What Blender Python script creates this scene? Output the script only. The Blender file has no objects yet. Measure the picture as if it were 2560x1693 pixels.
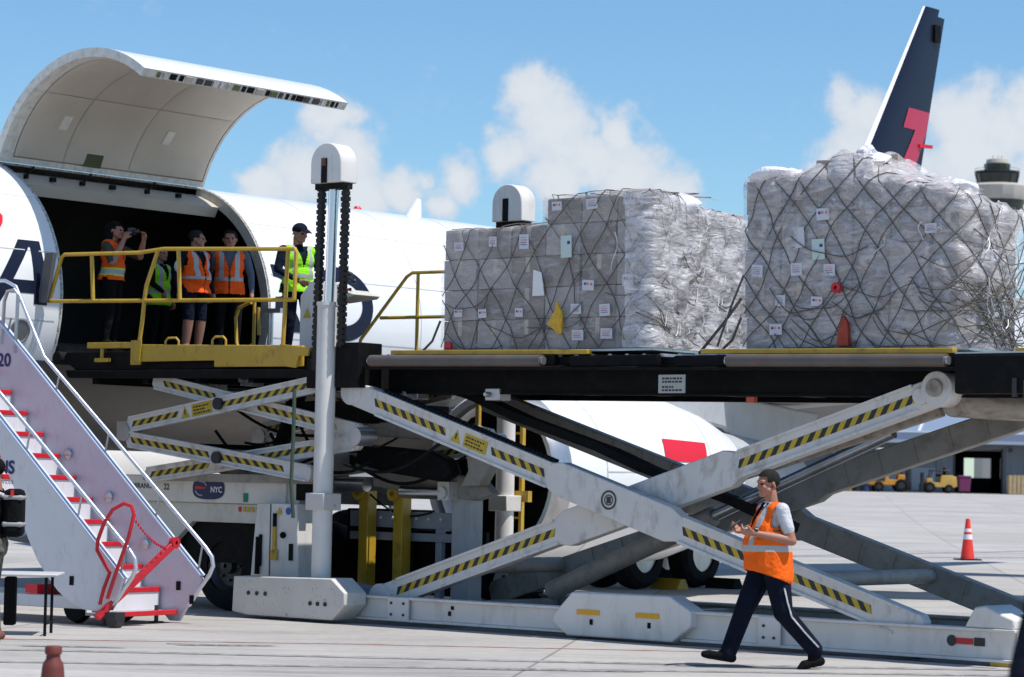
import bpy, bmesh, math, random
import numpy as np
from mathutils import Vector, Matrix, noise as mnoise
R = math.radians
random.seed(7)
scene = bpy.context.scene
COL = scene.collection

# ------------------------------------------------------------------ camera
CAMH = 1.72
cam_d = bpy.data.cameras.new('camera')
cam = bpy.data.objects.new('camera', cam_d)
COL.objects.link(cam)
cam.matrix_world = (Matrix.Translation((0, 0, CAMH)) @ Matrix.Rotation(R(90 + 2.96), 4, 'X') @ Matrix.Rotation(R(1.15), 4, 'Z'))
cam_d.sensor_width = 36.0
cam_d.lens = 36.0 * 2700.0 / 1024.0
cam_d.clip_start = 0.5
cam_d.clip_end = 6000.0
cam_d.dof.use_dof = True
cam_d.dof.focus_distance = 29.0
cam_d.dof.aperture_fstop = 4.0
scene.camera = cam

# ------------------------------------------------------------------ sun and sky
SUN_EL, SUN_AZ = R(64), math.atan2(-0.46, 0.88)      # azimuth measured from +X, counter-clockwise
sd = Vector((math.cos(SUN_EL) * math.cos(SUN_AZ), math.cos(SUN_EL) * math.sin(SUN_AZ), math.sin(SUN_EL)))
sun_d = bpy.data.lights.new('sun', 'SUN')
sun_d.energy = 5.0
sun_d.angle = R(0.53)
sun_d.color = (1.0, 0.965, 0.91)
sun = bpy.data.objects.new('sun', sun_d)
COL.objects.link(sun)
sun.rotation_euler = sd.to_track_quat('Z', 'Y').to_euler()
sun.location = (20, -10, 60)

scene.view_settings.view_transform = 'Standard'
scene.view_settings.look = 'None'
scene.view_settings.exposure = 0.0
scene.view_settings.gamma = 1.0

world = bpy.data.worlds.new('World')
scene.world = world
world.use_nodes = True
wn, wl = world.node_tree.nodes, world.node_tree.links
wn.clear()
def W_(t, **k):
    n = wn.new(t)
    for a, b in k.items():
        setattr(n, a, b)
    return n
sky = W_('ShaderNodeTexSky', sky_type='NISHITA', sun_disc=False)
sky.sun_elevation = SUN_EL
sky.sun_rotation = math.pi / 2 - SUN_AZ
sky.altitude = 0.0
sky.air_density = 1.0
sky.dust_density = 0.15
sky.ozone_density = 3.0
tc = W_('ShaderNodeTexCoord')
nz = W_('ShaderNodeTexNoise'); nz.inputs['Scale'].default_value = 48; nz.inputs['Detail'].default_value = 9; nz.inputs['Roughness'].default_value = 0.58
wl.new(tc.outputs['Generated'], nz.inputs['Vector'])
sub = W_('ShaderNodeVectorMath', operation='SUBTRACT'); sub.inputs[1].default_value = (.5, .5, .5)
wl.new(nz.outputs['Color'], sub.inputs[0])
scl = W_('ShaderNodeVectorMath', operation='SCALE'); scl.inputs['Scale'].default_value = 0.025
wl.new(sub.outputs[0], scl.inputs[0])
pd = W_('ShaderNodeVectorMath', operation='ADD')
wl.new(tc.outputs['Generated'], pd.inputs[0]); wl.new(scl.outputs[0], pd.inputs[1])
# cumulus puffs: (azimuth, elevation, radius) in milliradians from the viewing axis
PUFFS = [(7, 151, 15), (12, 139, 19), (-1, 130, 15), (24, 128, 17), (41, 123, 17), (57, 113, 15), (33, 139, 12), (14, 117, 14),
         (-68, 140, 15), (-62, 126, 19), (-78, 120, 17), (-94, 115, 11), (-55, 112, 15), (-40, 114, 10), (-20, 120, 12), (-26, 108, 9),
         (128, 145, 17), (123, 133, 16), (140, 141, 16), (167, 146, 19), (181, 143, 20), (168, 129, 23), (190, 148, 15), (119, 122, 14), (150, 127, 14), (186, 120, 18), (205, 135, 22)]
acc = None
for az, el, r in PUFFS:
    az, el, r = az * .001, el * .001 - .009, r * .00098
    v = Vector((math.tan(az), 1.0, math.tan(el))).normalized()
    dn = W_('ShaderNodeVectorMath', operation='DISTANCE'); dn.inputs[1].default_value = v
    wl.new(pd.outputs[0], dn.inputs[0])
    mr = W_('ShaderNodeMapRange'); mr.inputs['From Min'].default_value = r * 1.25; mr.inputs['From Max'].default_value = 0
    wl.new(dn.outputs['Value'], mr.inputs['Value'])
    if acc is None:
        acc = mr.outputs[0]
    else:
        mx = W_('ShaderNodeMath', operation='SMOOTH_MAX'); mx.inputs[2].default_value = 0.12
        wl.new(acc, mx.inputs[0]); wl.new(mr.outputs[0], mx.inputs[1]); acc = mx.outputs[0]
# fair-weather cumulus goes on out of view, thinned there to cut fill light
n2 = W_('ShaderNodeTexNoise'); n2.inputs['Scale'].default_value = 6.5; n2.inputs['Detail'].default_value = 8; n2.inputs['Roughness'].default_value = .55
wl.new(tc.outputs['Generated'], n2.inputs['Vector'])
m2 = W_('ShaderNodeMapRange'); m2.inputs['From Min'].default_value = .60; m2.inputs['From Max'].default_value = .74
wl.new(n2.outputs['Fac'], m2.inputs['Value'])
fw = W_('ShaderNodeVectorMath', operation='DISTANCE'); fw.inputs[1].default_value = Vector((0.02, 1, .11)).normalized()
wl.new(tc.outputs['Generated'], fw.inputs[0])
fm = W_('ShaderNodeMapRange'); fm.inputs['From Min'].default_value = .24; fm.inputs['From Max'].default_value = .36
wl.new(fw.outputs['Value'], fm.inputs['Value'])
m3 = W_('ShaderNodeMath', operation='MULTIPLY'); wl.new(m2.outputs[0], m3.inputs[0]); wl.new(fm.outputs[0], m3.inputs[1])
mx = W_('ShaderNodeMath', operation='MAXIMUM'); wl.new(acc, mx.inputs[0]); wl.new(m3.outputs[0], mx.inputs[1])
nb = W_('ShaderNodeTexNoise'); nb.inputs['Scale'].default_value = 75; nb.inputs['Detail'].default_value = 9; nb.inputs['Roughness'].default_value = .62
wl.new(tc.outputs['Generated'], nb.inputs['Vector'])
nbm = W_('ShaderNodeMapRange'); nbm.inputs['From Min'].default_value = .3; nbm.inputs['From Max'].default_value = .7; nbm.inputs['To Min'].default_value = -.17; nbm.inputs['To Max'].default_value = .17
wl.new(nb.outputs['Fac'], nbm.inputs['Value'])
ad = W_('ShaderNodeMath', operation='ADD'); wl.new(mx.outputs[0], ad.inputs[0]); wl.new(nbm.outputs[0], ad.inputs[1])
cov = W_('ShaderNodeMapRange', interpolation_type='SMOOTHSTEP'); cov.inputs['From Min'].default_value = .15; cov.inputs['From Max'].default_value = .62; cov.inputs['To Max'].default_value = .95
wl.new(ad.outputs[0], cov.inputs['Value'])
thick = W_('ShaderNodeMapRange'); thick.inputs['From Min'].default_value = .2; thick.inputs['From Max'].default_value = .8
wl.new(ad.outputs[0], thick.inputs['Value'])
ccol = W_('ShaderNodeMix', data_type='RGBA'); ccol.inputs['A'].default_value = (6.0, 6.8, 7.9, 1); ccol.inputs['B'].default_value = (7.5, 7.9, 8.4, 1)
wl.new(thick.outputs[0], ccol.inputs['Factor'])
tint = W_('ShaderNodeMix', data_type='RGBA', blend_type='MULTIPLY'); tint.inputs['Factor'].default_value = 1; tint.inputs['B'].default_value = (.94, 1.21, 1.37, 1)
wl.new(sky.outputs[0], tint.inputs['A'])
mixc = W_('ShaderNodeMix', data_type='RGBA')
wl.new(cov.outputs[0], mixc.inputs['Factor']); wl.new(tint.outputs['Result'], mixc.inputs['A']); wl.new(ccol.outputs['Result'], mixc.inputs['B'])
bg = W_('ShaderNodeBackground'); bg.inputs['Strength'].default_value = 0.10
wl.new(mixc.outputs['Result'], bg.inputs['Color'])
wo = W_('ShaderNodeOutputWorld'); wl.new(bg.outputs[0], wo.inputs['Surface'])

# ------------------------------------------------------------------ helpers
class M:
    """collects faces of one mesh object"""
    def __init__(s): s.v, s.f, s.m, s.mi = [], [], [], 0
    def add(s, vs, fs, mi=None):
        o = len(s.v); s.v += [tuple(p) for p in vs]
        for f in fs: s.f.append(tuple(i + o for i in f)); s.m.append(s.mi if mi is None else mi)
        return s
    def box(s, x0, x1, y0, y1, z0, z1, mi=None):
        return s.add([(x0, y0, z0), (x1, y0, z0), (x1, y1, z0), (x0, y1, z0), (x0, y0, z1), (x1, y0, z1), (x1, y1, z1), (x0, y1, z1)],
                     [(0, 3, 2, 1), (4, 5, 6, 7), (0, 1, 5, 4), (1, 2, 6, 5), (2, 3, 7, 6), (3, 0, 4, 7)], mi)
    def prism(s, pts, y0, y1, mi=None):
        """polygon in the x-z plane (counter-clockwise seen from -y), extruded along y"""
        a = sum(pts[i][0] * pts[(i + 1) % len(pts)][1] - pts[(i + 1) % len(pts)][0] * pts[i][1] for i in range(len(pts)))
        if a < 0: pts = pts[::-1]
        n = len(pts)
        vs = [(p[0], y0, p[1]) for p in pts] + [(p[0], y1, p[1]) for p in pts]
        fs = [tuple(range(n)), tuple(range(2 * n - 1, n - 1, -1))]
        fs += [(i, i + n, (i + 1) % n + n, (i + 1) % n) for i in range(n)]
        return s.add(vs, fs, mi)
    def quad(s, a, b, c, d, mi=None): return s.add([a, b, c, d], [(0, 1, 2, 3)], mi)
    def bar(s, a, b, w, h, up=(0, 0, 1), mi=None):
        """box section from a to b, w across, h along up"""
        a, b = Vector(a), Vector(b); d = (b - a).normalized()
        sd_ = d.cross(Vector(up)).normalized(); u = sd_.cross(d).normalized()
        vs = []
        for p in (a, b):
            for i, j in ((-1, -1), (1, -1), (1, 1), (-1, 1)):
                vs.append(p + sd_ * (w / 2 * i) + u * (h / 2 * j))
        return s.add(vs, [(0, 1, 2, 3), (7, 6, 5, 4), (0, 4, 5, 1), (1, 5, 6, 2), (2, 6, 7, 3), (3, 7, 4, 0)], mi)
    def tube(s, pts, r, n=10, cap=True, mi=None):
        pts = [Vector(p) for p in pts]; k = len(pts)
        rs = r if isinstance(r, (list, tuple)) else [r] * k
        vs, fs = [], []; ref = None
        for i, p in enumerate(pts):
            d = (pts[min(i + 1, k - 1)] - pts[max(i - 1, 0)])
            d = d.normalized() if d.length > 1e-9 else Vector((0, 0, 1))
            if ref is None: ref = Vector((0, 0, 1)) if abs(d.z) < .9 else Vector((1, 0, 0))
            sx = d.cross(ref).normalized(); ref = sx.cross(d).normalized()
            for j in range(n):
                a = 2 * math.pi * j / n
                vs.append(p + (sx * math.cos(a) + ref * math.sin(a)) * rs[i])
        for i in range(k - 1):
            for j in range(n):
                fs.append((i * n + j, i * n + (j + 1) % n, (i + 1) * n + (j + 1) % n, (i + 1) * n + j))
        if cap:
            fs.append(tuple(range(n - 1, -1, -1))); fs.append(tuple((k - 1) * n + j for j in range(n)))
        return s.add(vs, fs, mi)
    def cyl(s, a, b, r, n=16, r2=None, mi=None): return s.tube([a, b], [r, r if r2 is None else r2], n, True, mi)
    def lathe(s, prof, c, ax='z', n=24, mi=None, cap=True):
        """profile [(radius, along)] turned about an axis through c"""
        vs, fs = [], []; k = len(prof)
        for r, t in prof:
            for j in range(n):
                a = 2 * math.pi * j / n; x, y = r * math.cos(a), r * math.sin(a)
                p = {'z': (x, y, t), 'y': (y, t, x), 'x': (t, x, y)}[ax]
                vs.append((c[0] + p[0], c[1] + p[1], c[2] + p[2]))
        for i in range(k - 1):
            for j in range(n): fs.append((i * n + j, i * n + (j + 1) % n, (i + 1) * n + (j + 1) % n, (i + 1) * n + j))
        if cap:
            fs.append(tuple(range(n - 1, -1, -1))); fs.append(tuple((k - 1) * n + j for j in range(n)))
        return s.add(vs, fs, mi)
    def ball(s, c, r, n=12, k=8, mi=None):
        r = r if isinstance(r, (list, tuple)) else (r, r, r)
        vs = [(c[0], c[1], c[2] - r[2])]; fs = []
        for i in range(1, k):
            t = math.pi * i / k
            for j in range(n):
                a = 2 * math.pi * j / n
                vs.append((c[0] + r[0] * math.sin(t) * math.cos(a), c[1] + r[1] * math.sin(t) * math.sin(a), c[2] - r[2] * math.cos(t)))
        vs.append((c[0], c[1], c[2] + r[2])); L = len(vs) - 1
        for j in range(n):
            fs.append((0, 1 + (j + 1) % n, 1 + j)); fs.append((L, L - n + j, L - n + (j + 1) % n))
        for i in range(k - 2):
            for j in range(n): fs.append((1 + i * n + j, 1 + i * n + (j + 1) % n, 1 + (i + 1) * n + (j + 1) % n, 1 + (i + 1) * n + j))
        return s.add(vs, fs, mi)
    def grid(s, fn, nu, nv, mi=None):
        vs = [fn(i / nu, j / nv) for i in range(nu + 1) for j in range(nv + 1)]
        fs = [(i * (nv + 1) + j, (i + 1) * (nv + 1) + j, (i + 1) * (nv + 1) + j + 1, i * (nv + 1) + j + 1) for i in range(nu) for j in range(nv)]
        return s.add(vs, fs, mi)
    def mesh(s, name, mats, smooth=35):
        me = bpy.data.meshes.new(name); me.from_pydata(s.v, [], s.f)
        for m in (mats if isinstance(mats, (list, tuple)) else [mats]): me.materials.append(m)
        if any(s.m): me.polygons.foreach_set('material_index', s.m)
        if smooth:
            me.polygons.foreach_set('use_smooth', [True] * len(me.polygons))
            me.set_sharp_from_angle(angle=R(smooth))
        me.update(); return me

def link(name, me, parent=None, bevel=0):
    o = bpy.data.objects.new(name, me); COL.objects.link(o)
    if parent: o.parent = parent
    if bevel:
        b = o.modifiers.new('bevel', 'BEVEL'); b.width = bevel; b.segments = 2; b.limit_method = 'ANGLE'; b.angle_limit = R(40)
    return o
def part(name, m, mats, parent, bevel=0, smooth=35): return link(name, m.mesh(name, mats, smooth), parent, bevel)
def tag(o, label=None, cat=None, group=None, kind=None):
    if label: o['label'] = label
    if cat: o['category'] = cat
    if group: o['group'] = group
    if kind: o['kind'] = kind
    return o
def thing(name, label, cat, loc=(0, 0, 0), rz=0.0, group=None):
    o = bpy.data.objects.new(name, None); COL.objects.link(o)
    o.empty_display_size = .3; o.location = loc; o.rotation_euler = (0, 0, rz)
    return tag(o, label, cat, group)
def recalc(me):
    bm = bmesh.new(); bm.from_mesh(me); bmesh.ops.recalc_face_normals(bm, faces=bm.faces); bm.to_mesh(me); bm.free()

# loader frame: u outboard, v aft (away from the camera), shared by loader, aircraft and freight
LO, LROT = Vector((-2.24, 32.0, 0)), R(-40)
Uv, Av = Vector((math.cos(R(40)), -math.sin(R(40)), 0)), Vector((math.sin(R(40)), math.cos(R(40)), 0))
def WP(u, v, z=0.0): return LO + Uv * u + Av * v + Vector((0, 0, z))

# ------------------------------------------------------------------ materials
def mat(name, col, rough=.5, metal=0.0, var=0.0, vscale=3.0, dirt=None, damt=0.0, dscale=(2, 2, .7), dlo=.5, dhi=.75, bump=0.0, bscale=40, coat=0.0, spec=.5, detail=6):
    m = bpy.data.materials.new(name); m.use_nodes = True
    nt = m.node_tree; b = nt.nodes['Principled BSDF']
    b.inputs['Roughness'].default_value = rough; b.inputs['Metallic'].default_value = metal
    b.inputs['Coat Weight'].default_value = coat; b.inputs['Specular IOR Level'].default_value = spec
    c = (*col, 1)
    b.inputs['Base Color'].default_value = c
    if var or damt or bump:
        t = nt.nodes.new('ShaderNodeTexCoord'); out = None
        src = t.outputs['Object']
        if var:
            n = nt.nodes.new('ShaderNodeTexNoise'); n.inputs['Scale'].default_value = vscale; n.inputs['Detail'].default_value = detail
            nt.links.new(src, n.inputs['Vector'])
            mr = nt.nodes.new('ShaderNodeMapRange'); mr.inputs['From Min'].default_value = .3; mr.inputs['From Max'].default_value = .7
            mr.inputs['To Min'].default_value = 1 - var; mr.inputs['To Max'].default_value = 1 + var
            nt.links.new(n.outputs['Fac'], mr.inputs['Value'])
            mx = nt.nodes.new('ShaderNodeVectorMath'); mx.operation = 'SCALE'; mx.inputs[0].default_value = col
            nt.links.new(mr.outputs[0], mx.inputs['Scale']); out = mx.outputs[0]
        if damt:
            mp = nt.nodes.new('ShaderNodeMapping'); mp.inputs['Scale'].default_value = dscale
            nt.links.new(src, mp.inputs['Vector'])
            n = nt.nodes.new('ShaderNodeTexNoise'); n.inputs['Scale'].default_value = 2.2; n.inputs['Detail'].default_value = 9; n.inputs['Roughness'].default_value = .65
            nt.links.new(mp.outputs[0], n.inputs['Vector'])
            mr = nt.nodes.new('ShaderNodeMapRange'); mr.inputs['From Min'].default_value = dlo; mr.inputs['From Max'].default_value = dhi; mr.inputs['To Max'].default_value = damt
            nt.links.new(n.outputs['Fac'], mr.inputs['Value'])
            mx = nt.nodes.new('ShaderNodeMix'); mx.data_type = 'RGBA'; mx.inputs['A'].default_value = c; mx.inputs['B'].default_value = (*(dirt or (.1, .09, .08)), 1)
            nt.links.new(mr.outputs[0], mx.inputs['Factor'])
            if out: nt.links.new(out, mx.inputs['A'])
            out = mx.outputs['Result']
        if out: nt.links.new(out, b.inputs['Base Color'])
        if bump:
            n = nt.nodes.new('ShaderNodeTexNoise'); n.inputs['Scale'].default_value = bscale; n.inputs['Detail'].default_value = 5
            nt.links.new(src, n.inputs['Vector'])
            bp = nt.nodes.new('ShaderNodeBump'); bp.inputs['Strength'].default_value = bump; bp.inputs['Distance'].default_value = .01 if bump < .75 else .035
            nt.links.new(n.outputs['Fac'], bp.inputs['Height']); nt.links.new(bp.outputs[0], b.inputs['Normal'])
    return m
K = {}
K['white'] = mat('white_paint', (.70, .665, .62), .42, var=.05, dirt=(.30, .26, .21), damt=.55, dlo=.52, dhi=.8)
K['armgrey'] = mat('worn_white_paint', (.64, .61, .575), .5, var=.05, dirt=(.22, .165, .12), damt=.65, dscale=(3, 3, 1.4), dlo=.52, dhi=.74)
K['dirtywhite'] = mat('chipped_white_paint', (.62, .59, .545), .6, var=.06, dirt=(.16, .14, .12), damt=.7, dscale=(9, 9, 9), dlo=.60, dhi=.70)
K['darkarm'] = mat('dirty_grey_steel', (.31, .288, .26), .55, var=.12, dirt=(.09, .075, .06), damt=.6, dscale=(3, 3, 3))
K['jet'] = mat('aircraft_white', (.82, .81, .80), .28, var=.02, vscale=.8, dirt=(.5, .5, .5), damt=.18, dscale=(1, .3, 1), coat=.3)
K['doorin'] = mat('door_lining', (.52, .465, .395), .55, var=.05, vscale=1.5, dirt=(.42, .38, .33), damt=.4, dscale=(1.2, 1.2, 1.2))
K['jetgrey'] = mat('wing_grey', (.40, .41, .42), .45, var=.06, dirt=(.2, .2, .2), damt=.4)
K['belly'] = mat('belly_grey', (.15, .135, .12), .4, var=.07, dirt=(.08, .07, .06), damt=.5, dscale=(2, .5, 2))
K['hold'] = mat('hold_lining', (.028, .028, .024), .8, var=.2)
K['yellow'] = mat('yellow_paint', (.50, .31, .025), .45, var=.08, dirt=(.20, .11, .03), damt=.7, dscale=(4, 4, 3), dlo=.54, dhi=.72)
K['black'] = mat('black_paint', (.005, .005, .0055), .6, var=.2, spec=.12, dirt=(.03, .025, .02), damt=.4, dscale=(3, 3, 3))
K['rubber'] = mat('rubber', (.011, .011, .012), .8, spec=.15, var=.2, vscale=8, bump=.2, bscale=60)
K['chain'] = mat('oily_chain', (.009, .008, .007), .5, spec=.3)
K['chrome'] = mat('chrome', (.72, .73, .75), .28, metal=1.0, bump=.05, bscale=8)
K['steel'] = mat('steel', (.48, .48, .49), .33, metal=.8, var=.1, dirt=(.2, .14, .1), damt=.4)
K['rollersteel'] = mat('rusty_roller_steel', (.10, .085, .075), .5, var=.2, dirt=(.22, .07, .03), damt=.7, dscale=(1.5, 6, 6), dlo=.56, dhi=.68)
K['rail'] = mat('galvanised_rail', (.62, .66, .72), .32, metal=.7, var=.08, vscale=20, bump=.25, bscale=45)
K['red'] = mat('red_paint', (.58, .012, .022), .38, var=.1, dirt=(.16, .02, .02), damt=.5, dscale=(3, 3, 3))
K['navy'] = mat('navy_paint', (.008, .012, .030), .4, var=.05, spec=.25)
K['logored'] = mat('logo_red', (.66, .012, .028), .35)
K['tapeb'] = mat('tape_black', (.018, .018, .018), .5)
K['tapey'] = mat('tape_yellow', (.52, .36, .02), .5, var=.1, vscale=12)
K['lilac'] = mat('stair_side_paint', (.55, .51, .57), .36, var=.06, vscale=1.3, dirt=(.30, .25, .30), damt=.35, dscale=(5, 5, 2.5), dlo=.54, dhi=.74)
K['stairw'] = mat('stair_white', (.70, .68, .70), .4, var=.03, dirt=(.34, .32, .31), damt=.4, dscale=(5, 5, 2.2), dlo=.54, dhi=.76)
K['conc'] = None
K['orange'] = mat('vest_orange', (.95, .14, .010), .8, spec=.15, var=.08, vscale=6, bump=1.0, bscale=9)
K['orange2'] = mat('vest_red_orange', (.98, .115, .012), .8, spec=.15, var=.08, vscale=6, bump=1.0, bscale=9)
K['lime'] = mat('vest_lime', (.30, .80, .018), .8, spec=.15, var=.08, vscale=6, bump=1.0, bscale=9)
K['reflect'] = mat('reflective_band', (.40, .40, .40), .45)
K['limeband'] = mat('lime_band', (.55, .75, .03), .6)
K['skin'] = mat('skin', (.38, .165, .105), .5, var=.08, vscale=14)
K['skin2'] = mat('skin_deep', (.33, .155, .10), .5, var=.08, vscale=14)
K['hair'] = mat('dark_hair', (.008, .007, .0065), .8, spec=.1, bump=.5, bscale=90)
K['greyhair'] = mat('greying_hair', (.022, .020, .019), .8, spec=.1, var=.3, vscale=30, bump=.5, bscale=90)
K['trouser'] = mat('navy_trousers', (.007, .009, .019), .9, spec=.1, var=.2, vscale=6, bump=1.0, bscale=8)
K['blackcloth'] = mat('black_cloth', (.006, .006, .0065), .9, spec=.12, bump=.8, bscale=10)
K['shirt'] = mat('pale_shirt', (.55, .55, .57), .85, spec=.2, var=.06, vscale=9, bump=1.0, bscale=11)
K['bluecloth'] = mat('blue_grey_cloth', (.10, .125, .17), .9, spec=.12, bump=.8, bscale=12)
K['navycloth'] = mat('navy_cloth', (.008, .011, .022), .9, spec=.12, bump=.8, bscale=12)
K['camo'] = mat('camouflage_cloth', (.13, .12, .10), .85, dirt=(.035, .032, .028), damt=.95, dscale=(14, 14, 9), dlo=.47, dhi=.55)
K['darkplastic'] = mat('dark_plastic', (.02, .02, .022), .4)
K['paper'] = mat('paper', (.78, .78, .80), .7)
K['glass'] = mat('dark_glass', (.02, .025, .028), .08, spec=.8)
K['conered'] = mat('cone_red', (.80, .035, .02), .55, var=.08, dirt=(.25, .03, .02), damt=.4)
K['conedull'] = mat('faded_cone', (.15, .028, .022), .65, var=.12, dirt=(.06, .015, .012), damt=.6)
# ------------------------------------------------------------------ ground
def gz(y):
    t = min(max((y - 80) / 170, 0), 1)
    return 1.15 * t * t * (3 - 2 * t)
def concrete():
    m = bpy.data.materials.new('apron_concrete'); m.use_nodes = True
    nt = m.node_tree; L = nt.links; b = nt.nodes['Principled BSDF']; b.inputs['Roughness'].default_value = .85
    t = nt.nodes.new('ShaderNodeTexCoord')
    def noise(sc, det, rough=.6, vec=None, dist=0):
        n = nt.nodes.new('ShaderNodeTexNoise'); n.inputs['Scale'].default_value = sc; n.inputs['Detail'].default_value = det; n.inputs['Roughness'].default_value = rough; n.inputs['Distortion'].default_value = dist
        L.new(vec or t.outputs['Object'], n.inputs['Vector']); return n.outputs['Fac']
    def rng(v, a, b_, c, d):
        r = nt.nodes.new('ShaderNodeMapRange'); r.inputs['From Min'].default_value = a; r.inputs['From Max'].default_value = b_; r.inputs['To Min'].default_value = c; r.inputs['To Max'].default_value = d
        L.new(v, r.inputs['Value']); return r.outputs[0]
    def mul(a, c):
        x = nt.nodes.new('ShaderNodeMath'); x.operation = 'MULTIPLY'; L.new(a, x.inputs[0]); L.new(c, x.inputs[1]); return x.outputs[0]
    rot = nt.nodes.new('ShaderNodeMapping'); rot.inputs['Rotation'].default_value = (0, 0, R(7)); L.new(t.outputs['Object'], rot.inputs['Vector'])
    st = nt.nodes.new('ShaderNodeMapping'); st.inputs['Scale'].default_value = (.25, 1.6, 1); st.inputs['Rotation'].default_value = (0, 0, R(4)); L.new(t.outputs['Object'], st.inputs['Vector'])
    f = mul(rng(noise(.35, 8), .3, .7, .84, 1.10), rng(noise(9, 6, .7), .3, .7, .90, 1.08))
    f = mul(f, rng(noise(1.0, 7, .65, st.outputs[0], 1.0), .50, .70, 1.0, .72))
    f = mul(f, rng(noise(.9, 9, .7), .56, .70, 1.0, .76))
    sp = nt.nodes.new('ShaderNodeSeparateXYZ'); L.new(rot.outputs[0], sp.inputs[0])
    jf = None
    for ax, off in (('X', 1.7), ('Y', .6)):
        a = nt.nodes.new('ShaderNodeMath'); a.operation = 'ADD'; a.inputs[1].default_value = off + 300; L.new(sp.outputs[ax], a.inputs[0])
        w = nt.nodes.new('ShaderNodeMath'); w.operation = 'PINGPONG'; w.inputs[1].default_value = 3.05; L.new(a.outputs[0], w.inputs[0])
        r = rng(w.outputs[0], .010, .022, .55, 1.0)
        jf = r if jf is None else mul(jf, r)
    f = mul(f, jf)
    # every slab was cast a slightly different grey
    cm = nt.nodes.new('ShaderNodeMapping'); cm.inputs['Location'].default_value = (301.7, 300.6, 0); cm.inputs['Scale'].default_value = (1, 1, 0)
    L.new(rot.outputs[0], cm.inputs['Vector'])
    sn = nt.nodes.new('ShaderNodeVectorMath'); sn.operation = 'SNAP'; sn.inputs[1].default_value = (6.1, 6.1, 1); L.new(cm.outputs[0], sn.inputs[0])
    wn_ = nt.nodes.new('ShaderNodeTexWhiteNoise'); wn_.noise_dimensions = '2D'; L.new(sn.outputs[0], wn_.inputs['Vector'])
    f = mul(f, rng(wn_.outputs['Value'], 0, 1, .93, 1.05))
    s = nt.nodes.new('ShaderNodeVectorMath'); s.operation = 'SCALE'; s.inputs[0].default_value = (.42, .396, .368); L.new(f, s.inputs['Scale'])
    L.new(s.outputs[0], b.inputs['Base Color'])
    bp = nt.nodes.new('ShaderNodeBump'); bp.inputs['Strength'].default_value = .25; bp.inputs['Distance'].default_value = .01
    L.new(noise(25, 6), bp.inputs['Height']); L.new(bp.outputs[0], b.inputs['Normal'])
    return m
g = M()
xs = [-2500, -600, -200, -60, -20, 0, 20, 60, 200, 600, 2500]
ys = [-300, -20, 0, 20, 40, 60, 80] + list(range(90, 260, 10)) + [300, 500, 1000, 3500]
g.add([(x, y, gz(y)) for y in ys for x in xs], [(j * 11 + i, j * 11 + i + 1, (j + 1) * 11 + i + 1, (j + 1) * 11 + i) for j in range(len(ys) - 1) for i in range(10)])
tag(part('ground', g, concrete(), None), kind='structure')
def worn_line(name, col):
    return mat(name, col, .8, var=.15, vscale=2, dirt=(.42, .41, .40), damt=1.0, dscale=(1.2, 9, 1), dlo=.46, dhi=.54)
def stripe(pts, w, material):
    m = M()
    for a, b in zip(pts, pts[1:]):
        a, b = Vector((*a, 0)), Vector((*b, 0)); n = (b - a).cross(Vector((0, 0, 1))).normalized() * w / 2
        p = [a - n, b - n, b + n, a + n]
        for q in p: q.z = gz(q.y) + .004
        m.quad(*p)
    o = part('painted_line', m, material, None); recalc(o.data); tag(o, kind='structure'); return o
stripe([(-14, 27.2), (-5.5, 27.25), (-1.7, 27.6), (3.0, 27.5), (9, 27.2), (16, 26.8)], .09, worn_line('worn_red_line', (.42, .13, .09)))
stripe([(4, 71), (14, 71.5), (40, 72.2)], .25, worn_line('worn_red_line_far', (.40, .12, .10)))
stripe([(-30, 96), (20, 97), (70, 98)], .5, worn_line('worn_yellow_line', (.55, .42, .12)))
def spot(name, c, rx, ry, seed, material):
    rnd = random.Random(seed); n = 26; m = M()
    vs = []
    for i in range(n):
        a = 2 * math.pi * i / n; k = 1 + .25 * math.sin(3 * a + seed) + rnd.uniform(-.15, .15)
        vs.append((c[0] + rx * k * math.cos(a), c[1] + ry * k * math.sin(a), .005))
    m.add(vs, [tuple(range(n))]); tag(part(name, m, material, None), kind='structure')
stain = mat('oil_stain', (.16, .15, .145), .6, var=.2, dirt=(.43, .42, .41), damt=.9, dscale=(5, 5, 5), dlo=.45, dhi=.6)
spot('oil_stain', (-2.9, 27.0), .5, .12, 1, stain); spot('oil_stain', (.3, 24.4), .7, .10, 2, stain); spot('oil_stain', (-4.2, 26.3), .5, .08, 3, stain)

tyre = mat('tyre_mark', (.20, .19, .185), .8, var=.15, dirt=(.37, .355, .34), damt=1.0, dscale=(2.5, 2.5, 2.5), dlo=.42, dhi=.60)
def tyre_mark(pts, w):
    m = M()
    for a, b in zip(pts, pts[1:]):
        a, b = Vector((*a, .0045)), Vector((*b, .0045)); n = (b - a).cross(Vector((0, 0, 1))).normalized() * w / 2
        m.quad(a - n, b - n, b + n, a + n)
    o = part('tyre_mark', m, tyre, None); recalc(o.data); tag(o, kind='structure')
tyre_mark([(-12 + i, 25.1 + .05 * i + .3 * math.sin(i * .3)) for i in range(26)], .22)
tyre_mark([(-12 + i, 23.4 + .09 * i) for i in range(24)], .20)
tyre_mark([(-4 + i, 55 + .7 * i + .02 * i * i) for i in range(26)], .5)
tyre_mark([(-4 + i, 58 + .55 * i) for i in range(30)], .5)
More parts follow.
